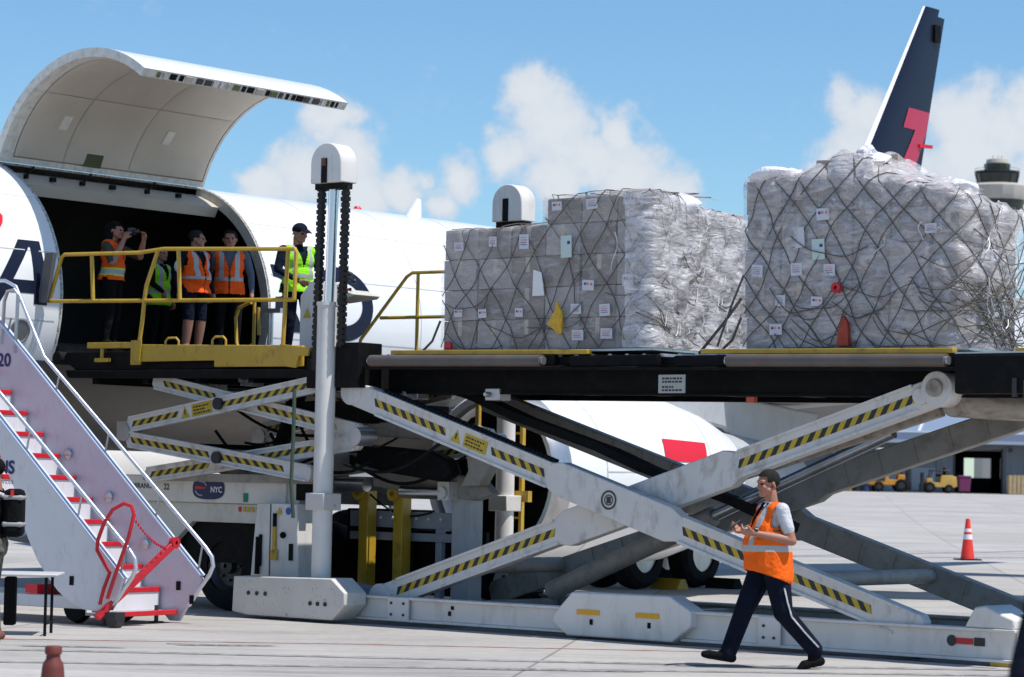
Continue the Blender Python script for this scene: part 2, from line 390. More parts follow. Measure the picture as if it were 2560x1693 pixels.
# ------------------------------------------------------------------ aircraft
AR, ACU, ACZ = 1.95, -6.95, 3.95
jet = thing('cargo_aircraft', 'white cargo jet with its curved side cargo door swung open above the loader', 'aircraft', WP(0, 0), LROT)
def fus(v):
    """radius and centre height of the fuselage at station v"""
    if v < -5: t = min((-5 - v) / 8, 1); return AR * math.sqrt(max(1 - t * t, 0.0004)), ACZ - .55 * t * t
    if v > 16: t = min((v - 16) / 17, 1); return AR * (1 - .88 * t ** 1.5), ACZ + 1.25 * t ** 1.6
    return AR, ACZ
D0, D1, T0, T1 = .25, 4.05, -18.0, 78.0
vst = [-13 + 8 * (1 - math.cos(math.pi / 2 * i / 8)) for i in range(9)] + [-4, -2.5, -1] + [D0 + (D1 - D0) * i / 8 for i in range(9)] + [5, 6.5, 8, 10, 12, 14] + [16 + i for i in range(18)]
ths = sorted(set([T0 + (T1 - T0) * i / 20 for i in range(21)] + [T1 + (342 - T1) * i / 40 for i in range(41)]))
ths = [t for t in ths if t < 341.9]
def fp(v, th, dr=0.0):
    r, zc = fus(v); a = R(th)
    return (ACU + (r + dr) * math.cos(a), v, zc + (r + dr) * math.sin(a))
def shell(dr, vlist, flip, mi_fn):
    m = M(); n = len(ths)
    m.v = [fp(v, t, dr) for v in vlist for t in ths]
    for i in range(len(vlist) - 1):
        for j in range(n):
            vm, tm = (vlist[i] + vlist[i + 1]) / 2, ths[j] + .5
            if D0 < vm < D1 and T0 - .01 < tm < T1: continue
            a, b, c, d = i * n + j, i * n + (j + 1) % n, (i + 1) * n + (j + 1) % n, (i + 1) * n + j
            m.f.append((a, b, c, d) if flip else (a, d, c, b)); m.m.append(mi_fn(tm))
    return m
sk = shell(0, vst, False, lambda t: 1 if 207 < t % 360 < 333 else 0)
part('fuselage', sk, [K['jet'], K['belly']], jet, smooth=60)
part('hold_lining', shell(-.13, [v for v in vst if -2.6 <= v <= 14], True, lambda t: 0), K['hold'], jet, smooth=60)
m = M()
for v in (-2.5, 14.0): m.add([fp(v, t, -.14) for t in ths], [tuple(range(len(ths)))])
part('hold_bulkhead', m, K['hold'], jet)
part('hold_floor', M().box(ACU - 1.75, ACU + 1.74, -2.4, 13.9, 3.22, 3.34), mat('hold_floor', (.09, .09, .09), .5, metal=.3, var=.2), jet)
# door jambs and lintel
JAMB = mat('jamb_paint', (.50, .49, .46), .5, var=.1, dirt=(.2, .17, .13), damt=.5, dscale=(4, 4, 4))
tl = [t for t in ths if T0 - .01 <= t <= T1 + .01]
for v, s_ in ((D0, 1), (D1, -1)):
    jm = M()
    for a, b in zip(tl, tl[1:]):
        jm.quad(fp(v, a, .004), fp(v, b, .004), fp(v, b, -.15), fp(v, a, -.15))
    for a, b in zip(tl, tl[1:]):
        jm.quad(fp(v, a, -.15), fp(v, b, -.15), fp(v - .10 * s_, b, -.15), fp(v - .10 * s_, a, -.15))
    o = part('door_jamb', jm, JAMB, jet); recalc(o.data)
rim = M()
for v in (D0, D1):
    rim.tube([fp(v + (.03 if v == D1 else -.03), t, .0) for t in tl], .018, 6)
rim.tube([fp(v, T1, .0) for v in (D0, 1.2, 2.2, 3.2, D1)], .018, 6)
part('door_seal', rim, mat('seal', (.55, .53, .48), .7, dirt=(.15, .14, .12), damt=.8, dscale=(14, 14, 14), dlo=.48, dhi=.56), jet)
lt = M()
lt.grid(lambda a, b: fp(D0 + .01 + (D1 - D0 - .02) * a, T1 - 17 * b, -.10 - .02 * b), 12, 4)
lt.grid(lambda a, b: fp(D0 + .01 + (D1 - D0 - .02) * a, T1 - 17, -.12 - .16 * b), 12, 1)
part('door_lintel', lt, K['doorin'], jet)
for i, v in enumerate((.55, 1.02, 1.55, 2.1, 2.75, 3.35)):
    b = M(); c = Vector(fp(v, T1 - 12, -.06))
    k = (.6, 1, .8, 1.1, .7, .9)[i]; b.box(c.x - .03, c.x + .03, v - .04 * k, v + .04 * k, c.z - .04, c.z + .02)
    if i % 2 == 0: b.bar(c, c + Vector((.08, .12 * k, .13)), .025, .025)
    part('hinge_fitting', b, K['black'], jet)
sl = M(); sl.box(ACU + 1.62, ACU + 1.90, D0, D1, 3.20, 3.345)
part('door_sill', sl, K['black'], jet)
for v, u in ((1.1, -6.3), (2.4, -6.6), (3.3, -6.2)):
    part('ceiling_lamp', M().box(u - .12, u + .12, v - .25, v + .25, 5.52, 5.55), mat('dim_lamp', (.30, .24, .13), .5), jet)
# the open door
HU, HZ = ACU + AR * math.cos(R(T1)), ACZ + AR * math.sin(R(T1))
ca, sa = math.cos(R(84)), math.sin(R(84))
def dp(v, th, dr=0.0):
    x, _, z = ACU + (AR + dr) * math.cos(R(th)) - HU, 0, ACZ + (AR + dr) * math.sin(R(th)) - HZ
    return (HU + x * ca - z * sa + .03, v, HZ + x * sa + z * ca + .04)
TD = T0 - 11
door = M()
door.grid(lambda a, b: dp(D0 + (D1 - D0) * a, TD + (T1 - TD) * b, 0), 10, 28)
d_ = part('cargo_door', door, K['jet'], jet, smooth=60)
edge = M()
N = 28
for i in range(N):
    a, b = TD + (T1 - TD) * i / N, TD + (T1 - TD) * (i + 1) / N
    for v in (D0, D1): edge.quad(dp(v, a), dp(v, b), dp(v, b, -.12), dp(v, a, -.12))
    edge.quad(dp(D0, a, -.12), dp(D0, b, -.12), dp(D0 + .22, b, -.12), dp(D0 + .22, a, -.12)); edge.quad(dp(D1 - .05, a, -.12), dp(D1 - .05, b, -.12), dp(D1, b, -.12), dp(D1, a, -.12))
for t in (TD, T1): edge.quad(dp(D0, t), dp(D1, t), dp(D1, t, -.12), dp(D0, t, -.12))
edge.grid(lambda a, b: dp(D0 + (D1 - D0) * a, TD + 7 * b, -.12), 6, 3)
edge.grid(lambda a, b: dp(D0 + (D1 - D0) * a, T1 - 2.5 * b, -.12), 6, 2)
o = part('door_edge_frame', edge, mat('door_edge_paint', (.60, .59, .55), .5, var=.1, vscale=9, dirt=(.22, .18, .13), damt=.6, dscale=(6, 6, 6)), d_); recalc(o.data)
o = part('door_backing', M().grid(lambda a, b: dp(D0 + .02 + (D1 - D0 - .04) * a, TD + 1 + (T1 - TD - 2) * b, -.075), 6, 24), K['doorin'], d_)
vb, tb = [D0 + .23, 1.35, 2.55, D1 - .06], [TD + 7.4, 8, 42, T1 - 3]
for i in range(3):
    for j in range(3):
        v0, v1, t0, t1 = vb[i] + .004, vb[i + 1] - .004, tb[j] + .12, tb[j + 1] - .12
        p = M()
        p.grid(lambda a, b: dp(v0 + (v1 - v0) * a, t0 + (t1 - t0) * b, -.12 - .010 * min(1, 14 * min(a, 1 - a, b, 1 - b))), 12, 14)
        part('lining_panel', p, K['doorin'], d_, smooth=60)
rnd = random.Random(4)
olive = mat('olive_fitting', (.12, .14, .05), .6, var=.3, vscale=15)
v = D0 + .25
while v < D1 - .15:
    w = rnd.uniform(.03, .13); b = M()
    q = [dp(v, TD - .02 - .4, -.02), dp(v + w, TD - .4, -.02), dp(v + w, TD - .4, -.10), dp(v, TD - .4, -.10)]
    q2 = [dp(v, TD + .6, -.02), dp(v + w, TD + .6, -.02), dp(v + w, TD + .6, -.10), dp(v, TD + .6, -.10)]
    b.add(q + q2, [(0, 1, 2, 3), (7, 6, 5, 4), (0, 4, 5, 1), (1, 5, 6, 2), (2, 6, 7, 3), (3, 7, 4, 0)])
    if rnd.random() < .6:
        b.quad(dp(v, TD + .4, -.124), dp(v + w * 1.1, TD + .4, -.124), dp(v + w * 1.1, TD + 2.2, -.124), dp(v, TD + 2.2, -.124))
    o = part('door_latch', b, rnd.choice([K['black'], K['black'], K['darkplastic'], olive, K['steel'], K['doorin']]), d_); recalc(o.data)
    v += w + rnd.uniform(.02, .09)
for (v0, v1, t0, t1, mm) in ((.62, 1.02, -8, -12.6, olive), (1.72, 2.02, 75.5, 69.5, mat('olive_recess', (.06, .075, .03), .7, var=.3))):
    b = M(); q = [dp(v0, t0, -.136), dp(v1, t0, -.136), dp(v1, t1, -.136), dp(v0, t1, -.136)]
    q2 = [dp(v0, t0, -.11), dp(v1, t0, -.11), dp(v1, t1, -.11), dp(v0, t1, -.11)]
    b.add(q + q2, [(0, 1, 2, 3), (7, 6, 5, 4), (0, 4, 5, 1), (1, 5, 6, 2), (2, 6, 7, 3), (3, 7, 4, 0)])
    o = part('access_hatch', b, mm, d_); recalc(o.data)
for v0 in (1.05, 2.95):
    b = M(); q = [dp(v0, 60, -.139), dp(v0 + .14, 60, -.139), dp(v0 + .14, 53, -.139), dp(v0, 53, -.139)]
    q2 = [dp(v0, 60, -.115), dp(v0 + .14, 60, -.115), dp(v0 + .14, 53, -.115), dp(v0, 53, -.115)]
    b.add(q + q2, [(0, 1, 2, 3), (7, 6, 5, 4), (0, 4, 5, 1), (1, 5, 6, 2), (2, 6, 7, 3), (3, 7, 4, 0)])
    o = part('grab_handle', b, K['white'], d_); recalc(o.data)
# lettering and emblem wrapped on the skin
def skin_poly(name, polys, material, parent=jet, dr=.006):
    """polygons in (v, arc height above the centre line) laid on the fuselage side"""
    m = M()
    for pts in polys:
        bm = bmesh.new(); vs = [bm.verts.new((a, b, 0)) for a, b in pts]; bm.faces.new(vs)
        for k in range(14):
            z = -1.5 + k * .25
            bmesh.ops.bisect_plane(bm, geom=bm.verts[:] + bm.edges[:] + bm.faces[:], plane_co=(0, z, 0), plane_no=(0, 1, 0))
        bm.verts.index_update()
        m.add([fp(p.co.x, math.degrees(p.co.y / AR), dr) for p in bm.verts], [[q.index for q in f.verts] for f in bm.faces]); bm.free()
    o = part(name, m, material, parent); recalc(o.data)
    return o
def text_polys(txt, size, bold=.02):
    cu = bpy.data.curves.new('t', 'FONT'); cu.body = txt; cu.size = size; cu.offset = bold; cu.resolution_u = 4
    ob = bpy.data.objects.new('t', cu); COL.objects.link(ob); bpy.context.view_layer.update()
    me = bpy.data.meshes.new_from_object(ob.evaluated_get(bpy.context.evaluated_depsgraph_get()))
    res = [[(me.vertices[i].co.x, me.vertices[i].co.y) for i in p.vertices] for p in me.polygons]
    bpy.data.objects.remove(ob); bpy.data.curves.remove(cu); return res
# slanted A with a flat top, bowl of the R beside the door, and the O
zb, zt = -.10, .76
def sl_(x, y): return (x, y)
skin_poly('letter', [[(-1.02, zb), (-.80, zb), (-.24, .70), (-.24, zt), (-.42, zt)], [(-.24, zb), (-.02, zb), (-.06, zt), (-.42, zt), (-.24, .66)], [(-.82, .04), (-.24, .04), (-.24, .21), (-.70, .21)]], K['navy'])
def ring(c, rx, ry, w, a0, a1, n=28):
    out = []
    for i in range(n):
        a, b = R(a0 + (a1 - a0) * i / n), R(a0 + (a1 - a0) * (i + 1) / n)
        out.append([(c[0] + rx * math.cos(a), c[1] + ry * math.sin(a)), (c[0] + rx * math.cos(b), c[1] + ry * math.sin(b)),
                    (c[0] + (rx - w) * math.cos(b), c[1] + (ry - w) * math.sin(b)), (c[0] + (rx - w) * math.cos(a), c[1] + (ry - w) * math.sin(a))])
    return out
skin_poly('letter', ring((4.22, .44), .42, .34, .19, -95, 92) + [[(4.30, .18), (4.52, .22), (4.78, zb - .1), (4.52, zb - .1)]], K['navy'])
skin_poly('letter', ring((5.62, .28), .62, .56, .23, 0, 360, 40), K['navy'])
sw = [(-1.9, 1.32), (-1.2, 1.30), (-.80, 1.28), (-.62, 1.22), (-.55, 1.10), (-.60, .98), (-.72, .84), (-.95, .68), (-1.4, .60), (-1.9, .72)]
skin_poly('emblem', [sw], K['logored'])
# skin joints
SEAM = mat('skin_joint', (.52, .52, .53), .5)
for v in (-2.6, -.95, 5.6, 7.3, 9.0, 10.7, 12.4, 14.1):
    m = M(); tt = [-28 + 3.0 * i for i in range(44)]
    for a, b in zip(tt, tt[1:]): m.quad(fp(v, a, .003), fp(v + .014, a, .003), fp(v + .014, b, .003), fp(v, b, .003))
    o = part('skin_joint', m, SEAM, jet); recalc(o.data)
for th, v0, v1 in ((44, D1 + .12, 16), (18, D1 + .12, 16), (-9, D1 + .12, 16), (44, -4.9, D0 - .12), (18, -4.9, D0 - .12), (-9, -4.9, D0 - .12)):
    m = M(); m.quad(fp(v0, th, .003), fp(v1, th, .003), fp(v1, th + .4, .003), fp(v0, th + .4, .003)); o = part('skin_joint', m, SEAM, jet); recalc(o.data)
# small hardware
m = M(); c = fp(-.42, -13.5, 0); m.lathe([(.17, 0), (.17, .012), (.15, .016), (.15, .006), (.0, .006)], (0, 0, 0), 'x', 24, cap=False)
o = part('sensor_port', m, K['steel'], jet); o.location = c; o.rotation_euler = (0, R(13.5), 0)
m = M()
for dv in (0,):
    m.prism([(9.02, 5.86), (9.40, 5.86), (9.38, 6.20), (9.30, 6.22)], -.02, .02)
m.v = [(ACU + y, x, z) for x, y, z in m.v]
o = part('blade_antenna', m, K['jet'], jet); recalc(o.data)
part('beacon', M().lathe([(.07, 5.88), (.07, 5.92), (.04, 5.96), (.0, 5.965)], (ACU, 7.9, 0), 'z', 16, cap=False), K['logored'], jet)
# fin
def foil(le, te, thick, n=8):
    pts = []
    for i in range(n + 1):
        t = i / n; pts.append((le + (te - le) * t, thick * (1.48 * math.sqrt(t) - .63 * t - 1.758 * t * t + 1.42 * t ** 3 - .51 * t ** 4)))
    return pts
def surface(secs, n=10):
    """secs: list of (points in section as closed loop)"""
    m = M(); k = len(secs[0])
    for s_ in secs: m.v += s_
    for i in range(len(secs) - 1):
        for j in range(k): m.f.append((i * k + j, i * k + (j + 1) % k, (i + 1) * k + (j + 1) % k, (i + 1) * k + j)); m.m.append(0)
    m.f.append(tuple(range(k))); m.m.append(0); m.f.append(tuple((len(secs) - 1) * k + j for j in range(k))); m.m.append(0)
    return m
def finsec(z, f0=0.0, f1=1.0, fat=1.0):
    t = (z - 5.5) / 6.2; le, te = 20.55 + 4.28 * t, 24.05 + 1.65 * t
    th = .11 * (te - le) * fat
    up = [p for p in foil(0, 1, th, 24) if f0 - .001 <= p[0] <= f1 + .001]
    lp = [(ACU + y, le + (te - le) * x, z) for x, y in up] + [(ACU - y, le + (te - le) * x, z) for x, y in up[::-1]]
    return lp
zs = [5.5, 7, 8.4, 10, 11.2, 11.65]
fin = surface([finsec(z, 1 / 24., .668) for z in zs]); o = part('fin', fin, K['navy'], jet); recalc(o.data)
o2 = part('fin_leading_edge', surface([finsec(z, 0, 1 / 24., 1.0) for z in zs]), K['jet'], o); recalc(o2.data)
o2 = part('rudder', surface([finsec(z, .667, 1, .97) for z in zs[:-1] + [11.5]]), K['navy'], o); recalc(o2.data)
def finpt(f, z, off=.012):
    t = (z - 5.5) / 6.2; le, te = 20.55 + 4.28 * t, 24.05 + 1.65 * t; th = .11 * (te - le)
    y = th * (1.48 * math.sqrt(f) - .63 * f - 1.758 * f * f + 1.42 * f ** 3 - .51 * f ** 4)
    return (ACU + y + off, le + (te - le) * f, z)
m = M()
def fgrid(f0, f1, z0, z1, k0=0.0, k1=0.0):
    m.grid(lambda a, b: finpt(f0 + (f1 - f0) * a + k0 * (1 - b) + k1 * b, z0 + (z1 - z0) * b), 6, 4)
fgrid(.46, .985, 9.02, 9.45); fgrid(.72, .985, 7.6, 9.03, -.22, 0)
part('fin_emblem', m, mat('fin_red', (.45, .02, .06), .4), o)
m = M(); m.bar(finpt(.86, 8.72, .02), Vector(finpt(.86, 8.72, .02)) + Vector((.10, .34, 0)), .05, .07); part('rudder_fitting', m, K['logored'], o)
m = M(); m.box(ACU - .02, ACU + .10, 25.12, 25.34, 10.95, 11.30); part('rudder_balance_horn', m, K['black'], o)
# wing, tailplane
def wsec(u, le, te, z, th): 
    up = foil(0, 1, th, 10); return [(u, le + (te - le) * x, z + y) for x, y in up] + [(u, le + (te - le) * x, z - y * .7) for x, y in up[::-1]]
for sgn in (1, -1):
    f = lambda d: ACU + sgn * d
    w = surface([wsec(f(1.2), 8.2, 14.2, 2.72, .40), wsec(f(5.0), 10.4, 14.5, 3.05, .28), wsec(f(11), 13.9, 16.6, 3.6, .18), wsec(f(17.5), 17.7, 19.2, 4.25, .10)])
    o = part('wing', w, K['jetgrey'], jet, smooth=60); recalc(o.data)
    t_ = surface([wsec(f(.5), 21.4, 24.6, 5.15, .16), wsec(f(6.2), 24.4, 25.8, 5.6, .07)]); o = part('tailplane', t_, K['jetgrey'], jet, smooth=60); recalc(o.data)
    # engine
    eu, ez = f(5.05), 1.74
    n_ = M()
    n_.lathe([(1.02, 5.75), (1.00, 5.5), (1.06, 5.35), (1.14, 5.32), (1.20, 5.42), (1.25, 5.9), (1.285, 6.8), (1.28, 7.8), (1.20, 8.9), (1.04, 9.65), (.84, 10.25), (.81, 10.25), (.90, 9.8)], (eu, 0, ez), 'y', 48, cap=False)
    e = part('engine_cowl', n_, K['jet'], jet, smooth=60); recalc(e.data)
    lp = M().lathe([(1.03, 5.62), (1.005, 5.5), (1.055, 5.345), (1.14, 5.315), (1.205, 5.415), (1.235, 5.62)], (eu, 0, ez), 'y', 48, cap=False)
    o = part('inlet_lip', lp, K['steel'], e); recalc(o.data)
    part('inlet_fan', M().lathe([(1.03, 6.3), (.30, 6.25), (.22, 6.1), (.10, 5.95), (.0, 5.9)], (eu, 0, ez), 'y', 32, cap=False), K['black'], e)
    part('inlet_duct', M().lathe([(1.01, 5.6), (1.03, 6.3)], (eu, 0, ez), 'y', 32, cap=False), K['black'], e)
    part('core_nozzle', M().lathe([(.80, 9.7), (.74, 10.9), (.62, 12.0), (.50, 12.5), (.46, 12.5), (.44, 12.2), (.0, 12.2)], (eu, 0, ez), 'y', 32, cap=False), K['jetgrey'], e)
    py = M().prism([(6.6, ez + 1.22), (8.0, 3.0), (10.6, 3.06), (13.2, 2.85), (12.9, 2.4), (11.2, 2.1), (10.6, ez + .8), (8.2, ez + 1.15)], -.20, .20)
    py.v = [(eu + y, x, z) for x, y, z in py.v]; o = part('engine_pylon', py, K['jetgrey'], jet, bevel=.04); recalc(o.data)
    em = M()
    sg = 1 if sgn > 0 else -1
    def npt(v, a, dr=.008):
        prof = [(1.25, 5.9), (1.285, 6.8), (1.28, 7.8), (1.20, 8.9), (1.04, 9.65), (.84, 10.25)]
        r = np.interp(v, [p[1] for p in prof], [p[0] for p in prof]) + dr
        return (eu + sg * r * math.cos(R(a)), v, ez + r * math.sin(R(a)))
    em.grid(lambda a, b: npt(7.70 + .04 * b + (1.20 - .06 * b) * a - .10 * a * (1 - b), 12 + 15 * b), 8, 4)
    part('cowl_emblem', em, K['logored'], e)
    for v in (6.35, 8.95):
        m = M(); m.grid(lambda a, b: npt(v + .016 * b, -90 + 180 * a, .004), 30, 1); part('cowl_joint', m, SEAM, e)
    m = M(); m.grid(lambda a, b: npt(6.36 + 2.6 * b, 4 + .7 * a, .004), 1, 8); part('cowl_joint', m, SEAM, e)
    for d in (2.6, 7.6, 9.8):
        ff = M().lathe([(.0, -1.3), (.10, -1.1), (.17, -.4), (.18, .2), (.12, .9), (.0, 1.4)], (f(d), 14.2 + .25 * (d - 2), 2.62 + .07 * (d - 2)), 'y', 16, cap=False)
        part('flap_fairing', ff, K['jetgrey'], jet)
    # main gear
    for du in (2.45, 3.15):
        for v in (11.2, 12.75):
            t = M().lathe([(.30, -.20), (.46, -.20), (.54, -.14), (.56, -.05), (.56, .05), (.54, .14), (.46, .20), (.30, .20)], (f(du), v, .56), 'x', 32, cap=False)
            w_ = part('wheel', t, K['rubber'], jet)
            part('rim', M().lathe([(.30, -.17), (.26, -.10), (.10, -.08), (.10, .08), (.26, .10), (.30, .17)], (f(du), v, .56), 'x', 24), K['steel'], w_)
    b = M(); b.bar((f(2.8), 11.0, .56), (f(2.8), 12.95, .56), .16, .18); b.cyl((f(2.8), 11.98, .6), (f(2.8), 12.1, 2.8), .12, 16); b.cyl((f(2.8), 12.1, 1.5), (f(1.6), 12.3, 2.7), .06, 10)
    for v in (11.2, 12.75): b.cyl((f(2.4), v, .56), (f(3.2), v, .56), .07, 10)
    part('gear_strut', b, K['steel'], jet)
# nose gear
b = M(); b.cyl((ACU, -7.6, .5), (ACU, -7.4, 2.4), .09, 12); part('gear_strut', b, K['steel'], jet)
for s_ in (-.25, .25):
    w_ = part('wheel', M().lathe([(.22, -.11), (.38, -.11), (.42, -.04), (.42, .04), (.38, .11), (.22, .11)], (ACU + s_, -7.6, .42), 'x', 24), K['rubber'], jet)
p = M(); p.add([fp(-11.2, 55, .01), fp(-11.2, 35, .01), fp(-10.4, 38, .01), fp(-10.4, 58, .01)], [(0, 1, 2, 3)]); o = part('cockpit_window', p, K['glass'], jet)

# wheel chocks
def chock(label, c, rz, material):
    m = M()
    m.prism([(-.14, 0), (.14, 0), (.05, .17), (-.05, .17)], -.32, .32)
    o = part('wheel_chock', m, material, None, bevel=.012); o.location = c; o.rotation_euler = (0, 0, rz)
    tag(o, label, 'chock', 'wheel chocks at the main gear')
chock('yellow wheel chock lying against the rear main wheel under the loader', WP(-3.55, 11.75, 0), LROT + R(80), K['yellow'])
chock('black wheel chock lying right of the yellow one by the main wheel', WP(-3.3, 12.9, 0), LROT + R(80), K['rubber'])
# ------------------------------------------------------------------ cargo loader
ldr = thing('cargo_loader', 'white main deck cargo loader with scissor lift, black deck and yellow guard rails', 'loader', WP(0, 0), LROT)
def arm(p0, p1, h, v0, v1, mats=K['armgrey'], plate=None, parent=ldr, name='scissor_arm', round_end=False):
    """box arm in a vertical u-z plane; plate=(t0,t1,h) widens it"""
    a, b = Vector((p0[0], p0[1])), Vector((p1[0], p1[1])); d = (b - a); L = d.length; d.normalize(); n = Vector((-d.y, d.x))
    prof = [(0, .5), (.05, 1.), (L - .05, 1.), (L, .5)]
    if plate: t0, t1, hp = plate; q = hp / h; prof = [(0, .6), (.06, 1.), (t0, 1.), (t0 + .14, q), (t1 - .14, q), (t1, 1.), (L - .06, 1.), (L, .6)]
    pts = [a + d * t - n * (h / 2 * k) for t, k in prof] + [a + d * t + n * (h / 2 * k) for t, k in prof[::-1]]
    o = part(name, M().prism([tuple(p) for p in pts], v0, v1), mats, parent, bevel=.012)
    return o, a, d, n, L
def arm_details(o, a, d, n, h, v0, t0, t1):
    """welded flange lips along both edges of an arm"""
    m = M()
    for s_ in (-1, 1):
        p, q = a + d * t0 + n * (s_ * (h / 2 - .012)), a + d * t1 + n * (s_ * (h / 2 - .012))
        m.bar((p.x, v0 - .012, p.y), (q.x, v0 - .012, q.y), .024, .03, up=(n.x, 0, n.y))
    part('edge_flange', m, K['armgrey'], o)
def tape(o, a, d, n, t0, t1, v, h=.085, off=0.0):
    m = M(); c = .135; t = t0; sl = .085 if d.y > 0 else -.085
    k = 0
    while t < t1 - .001:
        e = min(t + c / 2 * 1.15, t1); s_ = sl
        q = []
        for tt, hh in ((t - s_ / 2, -1), (e - s_ / 2, -1), (e + s_ / 2, 1), (t + s_ / 2, 1)):
            p = a + d * min(max(tt, t0), t1) + n * (hh * h / 2 + off); q.append((p.x, v - .003, p.y))
        m.quad(*q, mi=k % 2); t = e; k += 1
    ob = part('hazard_tape', m, [K['tapeb'], K['tapey']], o, smooth=0); recalc(ob.data)
def sign(o, a, d, n, t, v, tri=True):
    m = M()
    def P(x, y, dv=.003): p = a + d * (t + x) + n * y; return (p.x, v - dv, p.y)
    if tri:
        m.add([P(-.09, -.07), P(.07, -.07), P(-.01, .08)], [(0, 1, 2)], 1)
        m.quad(P(-.022, -.03, .005), P(.0, -.03, .005), P(.0, .035, .005), P(-.022, .035, .005), 0)
    m.quad(P(.11, -.075), P(.47, -.075), P(.47, .08), P(.11, .08), 1)
    for i, (y, w) in enumerate(((.04, .30), (.0, .24), (-.04, .30))):
        x = .14
        while x < .11 + w:
            l = random.uniform(.02, .05); m.quad(P(x, y - .010, .005), P(x + l, y - .010, .005), P(x + l, y + .010, .005), P(x, y + .010, .005), 0); x += l + .012
    ob = part('warning_sign', m, [K['tapeb'], K['tapey']], o, smooth=0); recalc(ob.data)
# main lift, near pair
oA, aA, dA, nA, LA = arm((.42, 2.70), (8.25, .30), .285, .02, .17, plate=(3.2, 5.05, .38))
oB, aB, dB, nB, LB = arm((.80, .30), (8.30, 2.69), .285, .24, .40, plate=(2.75, 5.3, .40))
arm_details(oA, aA, dA, nA, .285, .02, .5, 3.2); arm_details(oA, aA, dA, nA, .285, .02, 5.1, LA - .3)
arm_details(oB, aB, dB, nB, .285, .24, .3, 2.75); arm_details(oB, aB, dB, nB, .285, .24, 5.35, LB - .3)
tape(oA, aA, dA, nA, .42, 1.62, .02); sign(oA, aA, dA, nA, 1.78, .02); tape(oA, aA, dA, nA, 2.30, 3.15, .02); tape(oA, aA, dA, nA, 5.1, 7.6, .02)
tape(oB, aB, dB, nB, .25, 2.75, .24); tape(oB, aB, dB, nB, 5.3, 7.65, .24)
# stencilled lift mark at the pivot of the near arm
m = M(); pc = aA + dA * 4.08
for r0, r1, n_ in ((.105, .085, 28), (.060, .048, 20)):
    for i in range(n_):
        a0, a1 = 2 * math.pi * i / n_, 2 * math.pi * (i + 1) / n_
        m.quad(*[(pc.x + r * math.cos(t), .012, pc.y + r * math.sin(t)) for r, t in ((r0, a0), (r0, a1), (r1, a1), (r1, a0))])
m.quad((pc.x - .028, .012, pc.y - .035), (pc.x + .028, .012, pc.y - .035), (pc.x + .028, .012, pc.y + .035), (pc.x - .028, .012, pc.y + .035))
o = part('stencil_mark', m, K['darkplastic'], oA); recalc(o.data)
# top end knuckle and cross tubes
TUBE = mat('grimy_beige_steel', (.34, .30, .255), .6, var=.12, dirt=(.12, .08, .05), damt=.7, dscale=(5, 1.2, 5), dlo=.45, dhi=.65)
def pin(p, v0, v1, r, material=K['armgrey'], name='pivot_pin'): return part(name, M().cyl((p[0], v0, p[1]), (p[0], v1, p[1]), r, 24), material, ldr, bevel=.008)
pin((8.28, 2.69), .19, .43, .18, K['armgrey'], 'arm_knuckle'); pin((8.27, 2.70), .15, .20, .09, TUBE); pin((8.08, 2.62), .20, .235, .085, K['armgrey'])
part('cross_tube', M().cyl((8.34, .43, 2.56), (8.34, 2.35, 2.56), .145, 20), TUBE, ldr)
pin((8.34, 2.56), 2.42, 2.72, .18, TUBE, 'arm_knuckle')
pin((.46, 2.70), .0, .2, .16, K['armgrey'], 'arm_knuckle'); pin((.80, .30), .2, .44, .16, K['armgrey'], 'arm_knuckle')
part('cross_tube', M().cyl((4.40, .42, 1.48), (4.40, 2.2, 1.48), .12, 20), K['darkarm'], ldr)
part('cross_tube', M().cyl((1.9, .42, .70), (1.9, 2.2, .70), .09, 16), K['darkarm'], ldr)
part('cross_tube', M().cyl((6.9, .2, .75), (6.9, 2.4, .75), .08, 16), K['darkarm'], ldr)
# far pair
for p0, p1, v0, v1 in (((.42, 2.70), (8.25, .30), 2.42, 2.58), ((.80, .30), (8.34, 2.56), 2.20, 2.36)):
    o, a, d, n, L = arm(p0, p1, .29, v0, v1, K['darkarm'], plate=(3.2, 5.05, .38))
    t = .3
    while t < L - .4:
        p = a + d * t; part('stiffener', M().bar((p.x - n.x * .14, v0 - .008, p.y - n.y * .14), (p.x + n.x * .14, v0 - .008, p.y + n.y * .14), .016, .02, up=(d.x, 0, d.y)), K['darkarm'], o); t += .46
# lift cylinders between the arms
for v in (1.3,):
    c = M(); c.cyl((2.5, v, .42), (4.8, v, 1.35), .11, 18); part('hydraulic_cylinder', c, K['darkarm'], ldr)
    c = M(); c.cyl((4.8, v, 1.35), (7.1, v, 2.28), .065, 16); part('piston_rod', c, K['steel'], ldr)
part('inner_arm', M().bar((4.6, .60, 1.52), (8.1, .60, 2.50), .09, .14), TUBE, ldr)
# black cable carriers running along the near arm
for v, dz in ((1.0, .26), (1.35, .20)):
    pts = [(.9 + .62 * i, v, 2.58 - .19 * i + dz + .02 * math.sin(i * 2.1)) for i in range(9)]
    m = M()
    for a, b in zip(pts, pts[1:]): m.bar(a, b, .09, .10)
    part('cable_carrier', m, K['rubber'], ldr)
m = M(); pts = [Vector((.9, .22, 2.74))]
for i in range(44):
    p = aA + dA * (.5 + .062 * i) + nA * .168; m.bar((p.x, .08, p.y), (p.x + dA.x * .045, .08, p.y + dA.y * .045), .07, .03)
o = part('hose_chain', m, K['rubber'], oA); tag(o, kind='stuff')
